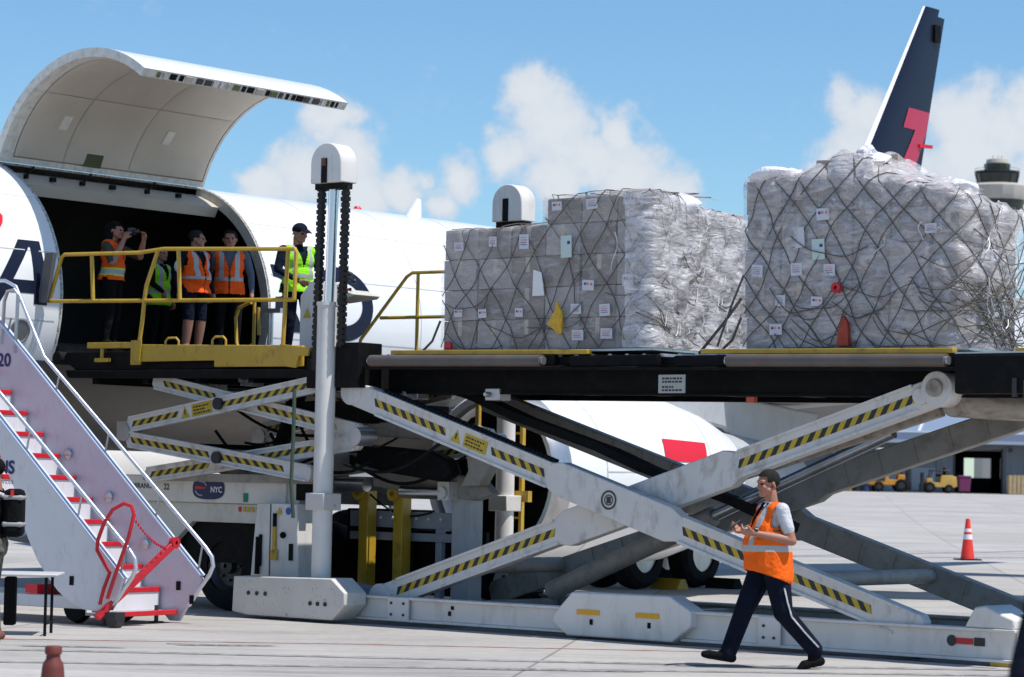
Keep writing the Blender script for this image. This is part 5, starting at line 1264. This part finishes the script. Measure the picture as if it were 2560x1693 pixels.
def person(label, loc, rz, J, cloth, vest=None, hair=None, scale=1.0, vox=.010, group=None, curl=.6, extra=None):
    J = {**BASE, **J}
    t = thing('person', label, 'person', loc, rz, group); t.scale = (scale * J.get('bw', 1), scale * J.get('bw', 1), scale)
    pr = []; sh, tr, fo, fa, up, lw = cloth['shirt'], cloth['legs'], cloth['feet'], cloth['fore'], cloth['upper'], cloth['shin']
    torso = [(sh, 'e', (.0, 0, 1.00), (.115, .165, .13)), (sh, 'e', (.015 + J['belly'] * .3, 0, 1.10), (.115 + J['belly'], .155 + J['belly'] * .5, .16)), (sh, 'e', (.01, 0, 1.28), (.118, .168, .17)),
             (sh, (0, .13, 1.40), .062, (0, -.13, 1.40), .062), (sh, (-.005, 0, 1.42), .075, (.0, 0, 1.47), .055)]
    pr += torso
    pr += [(tr, 'e', (-.015, 0, .93), (.125, .170, .11)), (tr, (-.03, .07, .88), .095, (-.03, -.07, .88), .095)]
    for s_, hp, kn, an, to in ((1, 'hipL', 'knL', 'anL', 'toL'), (-1, 'hipR', 'knR', 'anR', 'toR')):
        bk = J.get('bulk', 1.0); pr.append((tr, J[hp], .098 * bk, J[kn], .068 * bk)); a, k = Vector(J[an]), Vector(J[kn]); mid = k + (a - k) * .35
        pr.append((lw, J[kn], .065 * bk, tuple(mid), .062 * bk)); pr.append((lw, tuple(mid), .062 * bk, tuple(a + (k - a) * .08), .048 * bk ** 1.6))
        tt = Vector(J[to]); heel = a - (tt - a) * .28; heel.z = min(a.z, tt.z + (a.z - tt.z) * .45) - .02
        pr.append((fo, tuple(a), .050, tuple(a + (tt - a) * .35), .046)); pr.append((fo, tuple(heel), .042, tuple(tt), .040)); pr.append((fo, tuple(tt), .042, tuple(tt + (tt - a).normalized() * .045), .033))
    for s_, shd, el, wr, hd in ((1, 'shL', 'elL', 'wrL', 'hdL'), (-1, 'shR', 'elR', 'wrR', 'hdR')):
        S_, E_, W__ = Vector(J[shd]), Vector(J[el]), Vector(J[wr])
        ke = .62 if cloth.get('short') else .9
        if cloth.get('short'): pr.append((fa, tuple(S_ + (E_ - S_) * .6), .046, tuple(E_), .043))
        pr.append((up, tuple(S_), .068, tuple(S_ + (E_ - S_) * ke), .058 if cloth.get('short') else .052)); pr.append((fa, tuple(E_), .044, tuple(E_ + (W__ - E_) * .35), .043)); pr.append((fa, tuple(E_ + (W__ - E_) * .35), .043, tuple(W__), .029))
        if cloth.get('cuff'): pr.append((up, tuple(E_), .052, tuple(E_ + (W__ - E_) * .3), .046))
        n = J.get('hn' + hd[-1], (0, -s_, 0)); hand(pr, W__ + (W__ - E_).normalized() * .01, J[hd], n, s_ * J.get('tf' + hd[-1], 1), curl)
    # head, turned about the neck
    H = Vector(J['head']); rot = Matrix.Rotation(R(J['yaw']), 3, 'Z') @ Matrix.Rotation(R(J['pitch']), 3, 'Y')
    def hp_(x, y, z): return tuple(H + rot @ Vector((x, y, z)))
    pr.append(('skin', (-.01, 0, 1.45), .058, hp_(-.02, 0, -.06), .056))
    head = [('skin', 'e', hp_(-.012, 0, .035), (.095, .076, .088)), ('skin', 'e', hp_(.022, 0, -.035), (.066, .062, .075)), ('skin', hp_(.055, .022, -.085), .026, hp_(.055, -.022, -.085), .026), ('skin', hp_(.02, .05, -.05), .026, hp_(.055, .02, -.082), .024), ('skin', hp_(.02, -.05, -.05), .026, hp_(.055, -.02, -.082), .024),
            ('skin', hp_(.078, 0, .018), .011, hp_(.098, 0, -.020), .016), ('skin', hp_(.072, .045, .030), .014, hp_(.078, .012, .034), .014), ('skin', hp_(.072, -.045, .030), .014, hp_(.078, -.012, .034), .014),
            ('skin', hp_(.060, .040, -.022), .022, hp_(.060, .036, -.03), .020), ('skin', hp_(.060, -.040, -.022), .022, hp_(.060, -.036, -.03), .020), ('lips', hp_(.080, .016, -.052), .009, hp_(.080, -.016, -.052), .009),
            ('skin', hp_(-.012, .077, .012), .016, hp_(-.022, .084, -.022), .013), ('skin', hp_(-.012, -.077, .012), .016, hp_(-.022, -.084, -.022), .013),
            ('eye', hp_(.074, .031, .010), .010, hp_(.074, .027, .010), .010), ('eye', hp_(.074, -.031, .010), .010, hp_(.074, -.027, .010), .010)]
    pr += head
    tags = []
    for p in pr:
        if p[0] not in tags: tags.append(p[0])
    me = voxel(add_prims(pr), vox, 3 if vox > .007 else 4)
    idx = assign(me, pr, tags)
    mm = dict(skin=cloth.get('skinmat', K['skin']), eye=K['hair'], lips=mat('lips', (.32, .10, .08), .5), **cloth['mats'])
    for tg in tags: me.materials.append(mm[tg])
    me.polygons.foreach_set('material_index', idx.astype(np.int32)); me.polygons.foreach_set('use_smooth', [True] * len(me.polygons)); me.update()
    me.name = 'body'; body = link('body', me, t)
    if vest:
        vp = torso + [(sh, 'e', (-.01, 0, .95), (.125, .172, .12)), (sh, 'e', (0, 0, .88), (.135, .180, .14))]
        if vest.get('big'): vp += [(sh, 'e', (.02, 0, 1.02), (.18, .205, .42)), (sh, 'e', (.0, 0, .86), (.155, .20, .26))]
        vm = voxel(add_prims(vp, .020), vox * 1.1, 4)
        vcs = np.empty(len(vm.vertices) * 3); vm.vertices.foreach_get('co', vcs); co = vcs.reshape(-1, 3)
        fl = np.clip((1.12 - co[:, 2]) / .3, 0, 1); co[:, 0] *= 1 + vest.get('flare', .12) * fl; co[:, 1] *= 1 + vest.get('flare', .12) * .7 * fl
        wob = .012 * np.sin(co[:, 1] * 31 + co[:, 0] * 17) * fl; co[:, 0] += wob; co[:, 0] += vest.get('swing', 0) * fl
        vm.vertices.foreach_set('co', co.reshape(-1)); vm.update()
        c = centers(vm); x, y_, z = c[:, 0], c[:, 1], c[:, 2]
        kill = (z < vest['hem'] + vest.get('slope', 0) * x) | ((np.abs(y_) > .192) & ((z > 1.22) | (not vest.get('big')))) | ((np.abs(y_) > .150) & (z > 1.25) & (z < 1.40) & (np.abs(x) < .055)) | ((z > 1.445) & (np.abs(y_) < .085)) | (z > 1.475)
        kill |= (x > 0) & (z > 1.18) & (np.abs(y_) < (z - 1.18) * .28)
        if vest.get('open'): kill |= (x > 0) & (np.abs(y_) < .012 + .0)
        bands = np.zeros(len(c), int)
        for z0, z1, k in vest['bands']: bands[(z > z0) & (z < z1)] = k
        if vest.get('braces'): bands[(z > vest['bands'][0][1] if vest['bands'] else 0) & (np.abs(np.abs(y_) - .095) < .026)] = 1
        vm.materials.append(vest['mat']); vm.materials.append(K['reflect']); vm.materials.append(K['limeband'])
        vm.polygons.foreach_set('material_index', bands.astype(np.int32)); vm.polygons.foreach_set('use_smooth', [True] * len(vm.polygons))
        bm = bmesh.new(); bm.from_mesh(vm); bm.faces.ensure_lookup_table(); bmesh.ops.delete(bm, geom=[bm.faces[i] for i in np.nonzero(kill)[0]], context='FACES'); bm.to_mesh(vm); bm.free()
        vm.name = 'safety_vest'; vo = link('safety_vest', vm, t); so = vo.modifiers.new('thick', 'SOLIDIFY'); so.thickness = .006; so.offset = 1
    if hair:
        hm = M(); hprims = [('h', 'e', hp_(-.016, 0, .045), (.098, .082, .088))] + [('h', *[hp_(*q) if i in (0, 2) else q for i, q in enumerate(p)]) for p in hair.get('locks', [])]
        hme = voxel(add_prims(hprims, .006), .009, 2); c = centers(hme) - np.array(H); c = c @ np.array(rot)
        kill = (c[:, 0] > hair.get('front', .045)) & (c[:, 2] < hair.get('line', .085)) | ((c[:, 2] < hair.get('nape', -.02)) & (not hair.get('locks'))) | ((c[:, 2] < .02) & (c[:, 0] > .0))
        bm = bmesh.new(); bm.from_mesh(hme); bm.faces.ensure_lookup_table(); bmesh.ops.delete(bm, geom=[bm.faces[i] for i in np.nonzero(kill)[0]], context='FACES'); bm.to_mesh(hme); bm.free()
        hme.materials.append(hair['mat']); hme.polygons.foreach_set('use_smooth', [True] * len(hme.polygons)); hme.name = 'hair'; link(hair.get('name', 'hair'), hme, t)
        if hair.get('visor'):
            v_ = M(); v_.prism([(.06, .0), (.16, .0), (.16, .008), (.06, .016)], -.06, .06); v_.v = [hp_(x_, y__ * (1 if x_ < .1 else .7), z_ + .055 - max(0, x_ - .06) * .25) for x_, y__, z_ in v_.v]; o = part('cap_visor', v_, hair['mat'], t, bevel=.003); recalc(o.data)
    if extra: extra(t, J, hp_)
    return t
SH = lambda **k: dict(dict(shirt='shirt', legs='legs', shin='legs', feet='shoe', upper='shirt', fore='skin'), **k)
# walking man in the foreground
def walker_extra(t, J, hp_):
    m = M()
    for s_ in (1,):
        pts = [(-.055, .212, .72), (-.09, .202, .60), (-.135, .194, .47), (-.255, .192, .34), (-.40, .182, .20)]
        for a, b in zip(pts, pts[1:]): m.bar(a, b, .008, .014, up=(1, 0, .4))
    o = part('trouser_stripe', m, K['shirt'], t)
    part('watch', M().lathe([(.036, -.014), (.036, .014)], (0, 0, 0), 'z', 16, cap=False), K['darkplastic'], t).location = (.20, .155, 1.222)
    t.children[-1].rotation_euler = (0, R(80), R(-15))
    m = M(); m.tube([(.05, .07, 1.47), (.115, .05, 1.38), (.135, .03, 1.25), (.14, .02, 1.16)], .012, 6); m.tube([(.05, -.05, 1.47), (.115, -.03, 1.38), (.14, .0, 1.2)], .012, 6); part('lanyard', m, K['blackcloth'], t)
    m = M(); m.tube([(-.06, .05, 1.455), (.03, .075, 1.465), (.085, .05, 1.435)], .016, 8); m.tube([(-.06, -.05, 1.455), (.03, -.075, 1.465), (.085, -.05, 1.435)], .016, 8); part('collar', m, K['shirt'], t)
person('man in orange vest and navy trousers walking past the loader, looking at a phone', (2.45, 25.25, 0), R(196),
       dict(hipL=(-.01, .095, .93), hipR=(.01, -.095, .93), knL=(-.09, .10, .50), knR=(.20, -.10, .52), anL=(-.42, .10, .15), anR=(.36, -.10, .105), toL=(-.29, .12, .04), toR=(.52, -.12, .115),
            shL=(-.03, .19, 1.41), shR=(-.02, -.185, 1.41), elL=(-.10, .255, 1.14), elR=(.0, -.25, 1.16), wrL=(.205, .165, 1.20), wrR=(.24, -.055, 1.215), hdL=(1, -.35, .12), hdR=(1, .15, .15), hnL=(0, -.6, .8), hnR=(0, .6, .8), tfL=-1, tfR=-1, head=(.035, 0, 1.635), yaw=8, pitch=4, belly=.075, bulk=1.32),
       SH(mats=dict(shirt=K['shirt'], legs=K['trouser'], shoe=K['blackcloth']), short=True), vest=dict(mat=K['orange'], hem=.80, slope=.35, bands=[(1.04, 1.095, 1)], braces=True, flare=.10, swing=-.005, big=1),
       hair=dict(mat=K['greyhair'], front=.040, line=.075, nape=-.055), scale=1.045, vox=.0062, extra=walker_extra)
ph = M().box(-.04, .04, -.075, .075, -.005, .005)
o = part('mobile_phone', ph, K['darkplastic'], None, bevel=.004); fw_ = Matrix.Rotation(R(196), 3, 'Z') @ Vector((.365, .03, 1.265)) * 1.045
o.location = Vector((2.45, 25.25, 0)) + fw_; o.rotation_euler = (R(-35), R(25), R(196 - 90)); tag(o, 'dark mobile phone held by the walking man in the orange vest', 'phone')
# people at the cargo door
def woman_extra(t, J, hp_):
    pass
GRP = 'people standing at the open cargo door'
FZ = 3.345
wl_ = [( (-.06, 0, .02), .085, (-.10, 0, -.16), .075), ((-.10, .02, -.16), .07, (-.13, .02, -.30), .04), ((-.05, .06, 0), .04, (-.07, .07, -.20), .035), ((-.05, -.06, 0), .04, (-.07, -.07, -.20), .035)]
person('long-haired person in orange vest with lime belt photographing at the cargo door', WP(-5.15, 1.22, FZ), R(-14),
       dict(shL=(0, .165, 1.39), shR=(0, -.165, 1.39), elL=(.27, .20, 1.27), elR=(.10, -.235, 1.15), wrL=(.36, .08, 1.47), wrR=(.185, -.11, 1.47), hdL=(.15, -.2, 1), hdR=(.3, .2, 1), hnL=(-.5, -1, 0), hnR=(.3, 1, 0), head=(.03, 0, 1.605), yaw=4, pitch=-2, bw=1.14),
       SH(mats=dict(shirt=mat('olive_shirt', (.05, .05, .03), .8), legs=K['blackcloth'], shoe=K['blackcloth'])), vest=dict(mat=K['orange2'], hem=.93, bands=[(1.01, 1.075, 1), (1.075, 1.095, 2), (.99, 1.01, 2)], flare=.10),
       hair=dict(mat=K['hair'], front=.035, line=.06, locks=wl_), scale=.99, vox=.010, group=GRP)
o = part('camera_body', M().box(-.035, .035, -.06, .06, -.045, .045).cyl((.03, 0, 0), (.10, 0, -.005), .033, 16), K['darkplastic'], None, bevel=.005)
o.location = WP(-5.15, 1.22, FZ) + Matrix.Rotation(R(-14), 3, 'Z') @ Vector((.27, -.01, 1.585)); o.rotation_euler = (0, 0, R(-14)); o.name = 'photo_camera'; o.data.name = 'photo_camera'
tag(o, 'black photo camera held up by the person in the orange vest', 'camera')
person('person in a lime vest half hidden behind the yellow guard rail at the cargo door', WP(-5.75, 2.62, FZ), R(-30), dict(elR=(.05, -.22, 1.15), wrR=(.2, -.15, 1.0), bw=1.2),
       SH(mats=dict(shirt=K['blackcloth'], legs=K['blackcloth'], shoe=K['blackcloth']), fore='shirt', skinmat=K['skin2']), vest=dict(mat=K['lime'], hem=.80, bands=[(.98, 1.05, 1)], braces=True, flare=.1), hair=dict(mat=K['hair']), scale=.86, vox=.012, group=GRP)
person('man in orange vest over navy sleeves and shorts at the cargo door, turned right', WP(-5.0, 2.60, FZ), R(-40), dict(yaw=35, elR=(-.06, -.26, 1.13), wrR=(.0, -.25, .87), belly=.03, bw=1.2),
       SH(mats=dict(shirt=K['navycloth'], legs=K['navycloth'], shoe=K['blackcloth'], shin=K['skin2']), fore='shirt', shin='shin', skinmat=K['skin2']), vest=dict(mat=K['orange2'], hem=.86, bands=[(1.06, 1.10, 1)], braces=True, flare=.14, open=True), hair=dict(mat=K['greyhair'], nape=-.05), scale=.965, vox=.011, group=GRP,
       extra=lambda t, J, hp_: part('arm_pouch', M().ball((.0, -.285, 1.23), (.05, .03, .08), 12, 8), K['paper'], t))
person('man in orange vest over blue-grey sleeves at the cargo door, facing the camera', WP(-5.05, 3.30, FZ), R(-82), dict(elL=(-.02, .27, 1.14), wrL=(.04, .28, .90), wrR=(.10, -.22, .90), bw=1.15),
       SH(mats=dict(shirt=K['bluecloth'], legs=K['blackcloth'], shoe=K['blackcloth']), fore='shirt', skinmat=K['skin2']), vest=dict(mat=K['orange2'], hem=.86, bands=[(1.05, 1.095, 1)], braces=True, flare=.12, open=True), hair=dict(mat=K['hair'], nape=-.03), scale=1.0, vox=.011, group=GRP)
person('loader operator in lime vest, navy jacket and dark cap beside the mast', WP(-2.86, 2.45, 3.235), R(-58), dict(yaw=14, pitch=14, shL=(0, .19, 1.41), shR=(0, -.19, 1.41), elL=(.05, .26, 1.15), elR=(.02, -.27, 1.15), wrL=(.24, .16, 1.05), wrR=(.22, -.10, 1.0), hdL=(1, -.3, -.3), hdR=(1, .3, -.3), knL=(.03, .13, .5), anL=(-.03, .17, .09), toL=(.14, .2, .035), bw=1.14),
       SH(mats=dict(shirt=K['navycloth'], legs=K['trouser'], shoe=K['blackcloth']), fore='shirt', skinmat=K['skin2']), vest=dict(mat=K['lime'], hem=.86, bands=[(1.05, 1.10, 1)], braces=True, flare=.14), hair=dict(mat=K['navycloth'], front=.2, line=.0, nape=.01, name='cap', visor=True), scale=1.02, vox=.010)
# bystander cut by the left edge, with a backpack
def pack(t, J, hp_):
    b = part('backpack', M().box(-.28, -.09, -.14, .14, 1.00, 1.47), K['blackcloth'], t, bevel=.055); m = M()
    for z, kk in ((1.36, 0), (1.10, 0)): m.box(-.287, -.085, -.146, .146, z, z + .05)
    part('pack_strap', m, mat('pack_grey', (.30, .30, .30), .7), b, bevel=.02)
    mm_ = M(); mm_.tube([(-.10, .14, 1.40), (.02, .15, 1.45), (.11, .12, 1.34), (.12, .12, 1.18), (.02, .17, 1.05)], .022, 8); part('shoulder_strap', mm_, K['shirt'], b)
    part('pack_tag', M().box(-.20, -.17, .155, .17, 1.40, 1.46), K['logored'], b)
person('bystander with backpack and camouflage trousers cut off by the left edge', (-5.15, 27.15, 0), R(182), dict(elL=(.0, .27, 1.14), wrL=(.14, .22, .95)),
       SH(mats=dict(shirt=K['blackcloth'], legs=K['camo'], shoe=mat('brown_shoe', (.14, .05, .03), .7))), hair=dict(mat=K['hair'], nape=-.04), scale=1.03, vox=.011, extra=pack)
person('blurred person in navy at the right edge, close to the camera', (1.785, 8.0, 0), R(95), dict(elL=(-.05, .28, 1.14), elR=(-.05, -.28, 1.14)),
       SH(mats=dict(shirt=K['navycloth'], legs=K['trouser'], shoe=K['blackcloth']), fore='shirt'), vest=dict(mat=K['lime'], hem=.9, bands=[(1.05, 1.1, 1)], flare=.1), hair=dict(mat=K['hair'], nape=-.04), scale=1.0, vox=.013)
# ------------------------------------------------------------------ far background
GZ = gz(250)
hg = thing('hangar', 'low blue-grey cargo hangar with an open dark doorway across the apron', 'building', (0, 250, GZ))
wallm = mat('hangar_wall', (.15, .165, .19), .7, var=.08, vscale=.4, dirt=(.08, .08, .09), damt=.5, dscale=(.8, .8, .2))
roofm = mat('hangar_roof', (.20, .255, .345), .5, var=.06, vscale=.1)
trimm = mat('hangar_trim', (.34, .39, .50), .5)
X0, X1, DA, DB = 6.0, 78.0, 41.2, 45.5
for a, b in ((X0, DA), (DB, X1)): 
    part('front_wall', M().box(a, b, 0, .4, 0, 4.5), wallm, hg)
part('front_wall', M().box(DA, DB, 0, .4, 4.1, 4.5), wallm, hg)
x = X0 + 1.5
while x < X1:
    if not (DA - .5 < x < DB + .3): part('wall_pilaster', M().box(x, x + .25, -.12, .0, 0, 4.45), trimm if int(x) % 3 else wallm, hg)
    x += 3.2
part('side_wall', M().box(X0, X0 + .4, .4, 40, 0, 4.5), wallm, hg); part('side_wall', M().box(X1 - .4, X1, .4, 40, 0, 4.5), wallm, hg)
for a, b in ((X0 + .4, 48.7), (51.6, 52.6), (53.6, X1 - .4)): part('rear_wall', M().box(a, b, 39.6, 40, 0, 4.5), wallm, hg)
part('rear_wall', M().box(48.6, 53.7, 39.6, 40, 3.7, 4.5).box(48.6, 53.7, 39.6, 40, 0, 1.6), wallm, hg)
part('inner_partition', M().box(36, 41.0, 10, 10.3, 0, 4.4), wallm, hg); part('inner_partition', M().box(47.6, 52, 10, 10.3, 0, 4.4), wallm, hg)
part('fascia', M().box(X0 - 1, X1 + 1, -2.2, -1.9, 4.55, 5.55), trimm, hg)
m = M(); m.quad((X0 - 1, -2.2, 5.56), (X1 + 1, -2.2, 5.56), (X1 + 1, 20, 11.2), (X0 - 1, 20, 11.2)); m.quad((X0 - 1, 20, 11.2), (X1 + 1, 20, 11.2), (X1 + 1, 41, 5.2), (X0 - 1, 41, 5.2)); m.quad((X0 - 1, -1.9, 4.52), (X1 + 1, -1.9, 4.52), (X1 + 1, 41, 4.52), (X0 - 1, 41, 4.52))
rf = part('roof', m, roofm, hg)
seam = mat('roof_seam', (.62, .66, .72), .5)
for i in range(12):
    x = X0 + 6.3 * i; part('roof_seam', M().bar((x, -2.2, 5.62), (x + 5.5, 20, 11.26), .22, .12), seam, rf)
part('gutter', M().box(X0 - 1, X1 + 1, -2.35, -2.2, 5.50, 5.66), seam, hg)
for x in (40.4, 46.3): part('wall_lamp', M().box(x - .15, x + .15, -.3, 0, 3.9, 4.2), K['darkplastic'], hg)
part('fascia_sign', M().box(41.8, 42.7, -2.25, -2.2, 5.0, 5.35), K['darkplastic'], hg)
part('door_frame', M().box(DA - .15, DA, -.1, .45, 0, 4.2).box(DB, DB + .15, -.1, .45, 0, 4.2), K['darkplastic'], hg)
part('hangar_floor', M().box(X0, X1, .1, 40, -.05, .03), mat('hangar_floor', (.2, .2, .2), .7), hg)
for i, (x, w, h) in enumerate(((37.2, 2.2, 2.3), (34.6, 1.5, 2.2))): part('side_door', M().box(x, x + w, -.05, 0, 0, h), mat('side_door_%d' % i, (.22, .26, .31), .6), hg)

def forklift(label, x, y, s, cab, mast_h, col, front=1):
    t = thing('forklift', label, 'forklift', (x, y, gz(y)), R(180 if front < 0 else 0), 'yellow forklifts at the hangar'); t.scale = (s, s, s)
    part('body', M().prism([(-1.15, .40), (.60, .40), (.66, .95), (.30, 1.0), (.25, .70), (-.25, .70), (-.30, 1.18), (-1.10, 1.18)], -.55, .55), col, t, bevel=.03)
    part('counterweight', M().prism([(-1.36, .45), (-1.05, .35), (-1.0, 1.12), (-1.30, 1.10)], -.52, .52), col, t, bevel=.04)
    part('engine_grille', M().box(-1.0, -.45, -.57, -.552, .62, 1.0), K['darkplastic'], t)
    if cab > 2: part('cab_glass', M().box(-.72, .30, -.50, .50, 1.18, cab - .1), K['glass'], t)
    part('seat', M().box(-.5, -.05, -.25, .25, 1.1, 1.25).box(-.62, -.5, -.25, .25, 1.2, 1.7), K['blackcloth'], t, bevel=.03)
    for px in (-.85, .45):
        for py in (-.5, .5): part('cab_post', M().bar((px, py, .9), (px + (.12 if px < 0 else -.15), py, cab), .07, .07, up=(1, 0, 0)), K['darkplastic'], t)
    part('cab_roof', M().box(-.85, .4, -.55, .55, cab, cab + .08), K['paper'] if cab > 2 else K['darkplastic'], t, bevel=.02)
    for px, r in ((.45, .38), (-.8, .30)):
        for py in (-.5, .5):
            w_ = part('wheel', M().lathe([(.1, -.14), (r * .85, -.14), (r, 0), (r * .85, .14), (.1, .14)], (px, py, r), 'y', 20), K['rubber'], t); part('rim', M().lathe([(.0, -.15), (r * .5, -.15), (r * .5, .15), (0, .15)], (px, py, r), 'y', 14, cap=False), K['darkplastic'], w_)
    for py in (-.35, .35): part('mast_rail', M().box(.82, .95, py - .05, py + .05, .1, mast_h), K['darkplastic'], t)
    part('mast_crossbar', M().box(.84, .93, -.35, .35, mast_h - .12, mast_h).box(.84, .93, -.35, .35, 1.0, 1.1), K['darkplastic'], t)
    part('carriage', M().box(.95, 1.02, -.45, .45, .15, .6), K['darkplastic'], t)
    for py in (-.28, .28): part('fork', M().box(1.0, 2.0, py - .06, py + .06, .08, .13), K['darkplastic'], t)
gold = mat('plant_yellow', (.62, .27, .02), .5, var=.1, vscale=3, dirt=(.2, .1, .03), damt=.4)
forklift('tall yellow forklift with a pale cab roof parked before the hangar wall', 34.4, 243, 1.62, 2.35, 2.75, gold)
forklift('lower yellow tow tractor shaped forklift parked right of the taller one', 38.0, 241, 1.35, 1.45, 1.35, mat('pale_plant_yellow', (.55, .33, .07), .5, var=.1), -1)
# wooden crate stack, bin and wrapped goods
cr = thing('wooden_crate', 'pale slatted wooden crate standing right of the hangar doorway', 'crate', (46.9, 244, gz(244)))
wood = mat('pine_boards', (.46, .33, .17), .7, var=.12, vscale=3)
for i in range(14): part('slat', M().box(-1.9 + .37 * i, -1.60 + .37 * i, -.6, -.55, .05, 1.75), wood, cr)
part('crate_frame', M().box(-1.95, 3.3, -.54, .6, .1, .25).box(-1.95, 3.3, -.54, .6, 1.5, 1.65).box(-1.9, -1.75, -.54, .6, 0, 1.7).box(3.1, 3.25, -.54, .6, 0, 1.7), wood, cr)
bn = thing('wheeled_bin', 'dark magenta bin standing left of the hangar doorway', 'bin', (41.0, 243.5, gz(243.5)))
part('bin_body', M().prism([(-.45, .2), (.45, .2), (.55, 1.5), (-.55, 1.5)], -.4, .4), mat('magenta_plastic', (.16, .02, .09), .5), bn, bevel=.04); part('bin_lid', M().box(-.58, .58, -.45, .45, 1.5, 1.62), mat('magenta_lid', (.26, .05, .16), .5), bn, bevel=.03)
for x in (-.35, .35): part('wheel', M().lathe([(0, -.05), (.12, -.05), (.12, .05), (0, .05)], (x, -.3, .12), 'y', 14, cap=False), K['rubber'], bn)
for i, (x, r, lb) in enumerate(((29.6, .75, 'larger white wrapped bundle on the ground before the hangar'), (28.4, .45, 'smaller grey wrapped bundle left of the white one before the hangar'))):
    b = M().ball((0, 0, r * .5), (r, r * .8, r * .62), 18, 12); b.v = [tuple(Vector(q) * (1 + .16 * cnoise(q[0] + i * 5, q[1], q[2], 3))) for q in b.v]
    o = part('wrapped_bundle', b, BAG if i == 0 else K['jetgrey'], None, smooth=80); o.location = (x, 243, gz(243)); tag(o, lb, 'bundle')
b = thing('storage_rack', 'dark steel storage rack with blue drums against the hangar wall', 'rack', (31.2, 247.5, GZ))
part('rack_frame', M().box(-2.4, 2.2, -.5, .5, 2.1, 2.2).box(-2.4, -2.2, -.5, .5, 0, 2.2).box(2.0, 2.2, -.5, .5, 0, 2.2).box(-2.4, 2.2, -.5, .5, .9, 1.0), K['black'], b)
for i in range(5): part('drum', M().lathe([(.3, 0), (.32, .02), (.32, .8), (.3, .82)], (-1.7 + .8 * i, -.1, 0), 'z', 16), mat('drum_%d' % i, ((.02, .03, .12), (.03, .05, .10), (.25, .20, .02), (.02, .02, .03), (.03, .06, .14))[i], .5), b)
# control tower
tw = thing('control_tower', 'airport control tower with dark glass cab rising behind the freight', 'tower', (125.5, 700, gz(700)))
beige = mat('tower_concrete', (.46, .42, .37), .8, var=.05, vscale=.3); dgl = mat('tower_glass', (.018, .028, .026), .15)
zb_ = lambda y: (1130 - y) / 8.93 + CAMH - gz(700)
Z = lambda y: zb_(y)
part('shaft', M().lathe([(5.2, 0), (5.2, Z(560)), (6.0, Z(530)), (7.0, Z(492))], (0, 0, 0), 'z', 8), beige, tw)
part('lower_glass_band', M().lathe([(7.0, Z(492)), (7.4, Z(464))], (0, 0, 0), 'z', 16), dgl, tw)
part('gallery_ring', M().lathe([(7.6, Z(464)), (8.0, Z(455)), (8.2, Z(432)), (7.2, Z(427))], (0, 0, 0), 'z', 16), beige, tw, smooth=20)
part('cab_glass', M().lathe([(5.0, Z(427)), (5.7, Z(402)), (5.2, Z(396))], (0, 0, 0), 'z', 12), dgl, tw, smooth=20)
for i in range(12):
    a = R(30 * i); part('cab_mullion', M().bar((5.05 * math.cos(a), 5.05 * math.sin(a), Z(427)), (5.75 * math.cos(a), 5.75 * math.sin(a), Z(402)), .22, .22), K['darkplastic'], tw)
part('walkway', M().lathe([(5.9, Z(400)), (5.9, Z(396)), (5.0, Z(396))], (0, 0, 0), 'z', 16), K['darkplastic'], tw)
part('walkway_rail', M().lathe([(5.9, Z(391)), (5.9, Z(390))], (0, 0, 0), 'z', 16, cap=False), K['darkplastic'], tw)
part('upper_cab', M().lathe([(3.3, Z(396)), (3.5, Z(379)), (3.0, Z(377))], (0, 0, 0), 'z', 12), dgl, tw, smooth=20)
part('roof_cap', M().lathe([(3.0, Z(377)), (2.8, Z(368)), (1.2, Z(364))], (0, 0, 0), 'z', 16), beige, tw)
for x in (-1.2, .2, 1.1): part('antenna_mast', M().cyl((x, 0, Z(366)), (x, 0, Z(358)), .08, 6), K['darkplastic'], tw)
# the same apron to the left: a distant terminal closes the view beyond the aircraft
tm = thing('terminal_building', 'long pale terminal building on the far side of the apron', 'building', (-90, 420, gz(420)))
part('terminal_wall', M().box(-90, 92, 0, 20, 0, 8.5), mat('terminal_wall', (.42, .42, .42), .7, var=.05, vscale=.1), tm)
part('terminal_roof', M().box(-91, 93, -1, 21, 8.5, 9.2), beige, tm)
for i in range(40): part('window', M().box(-88 + 4.5 * i, -85 + 4.5 * i, -.06, .0, 3.2, 6.4), dgl, tm)
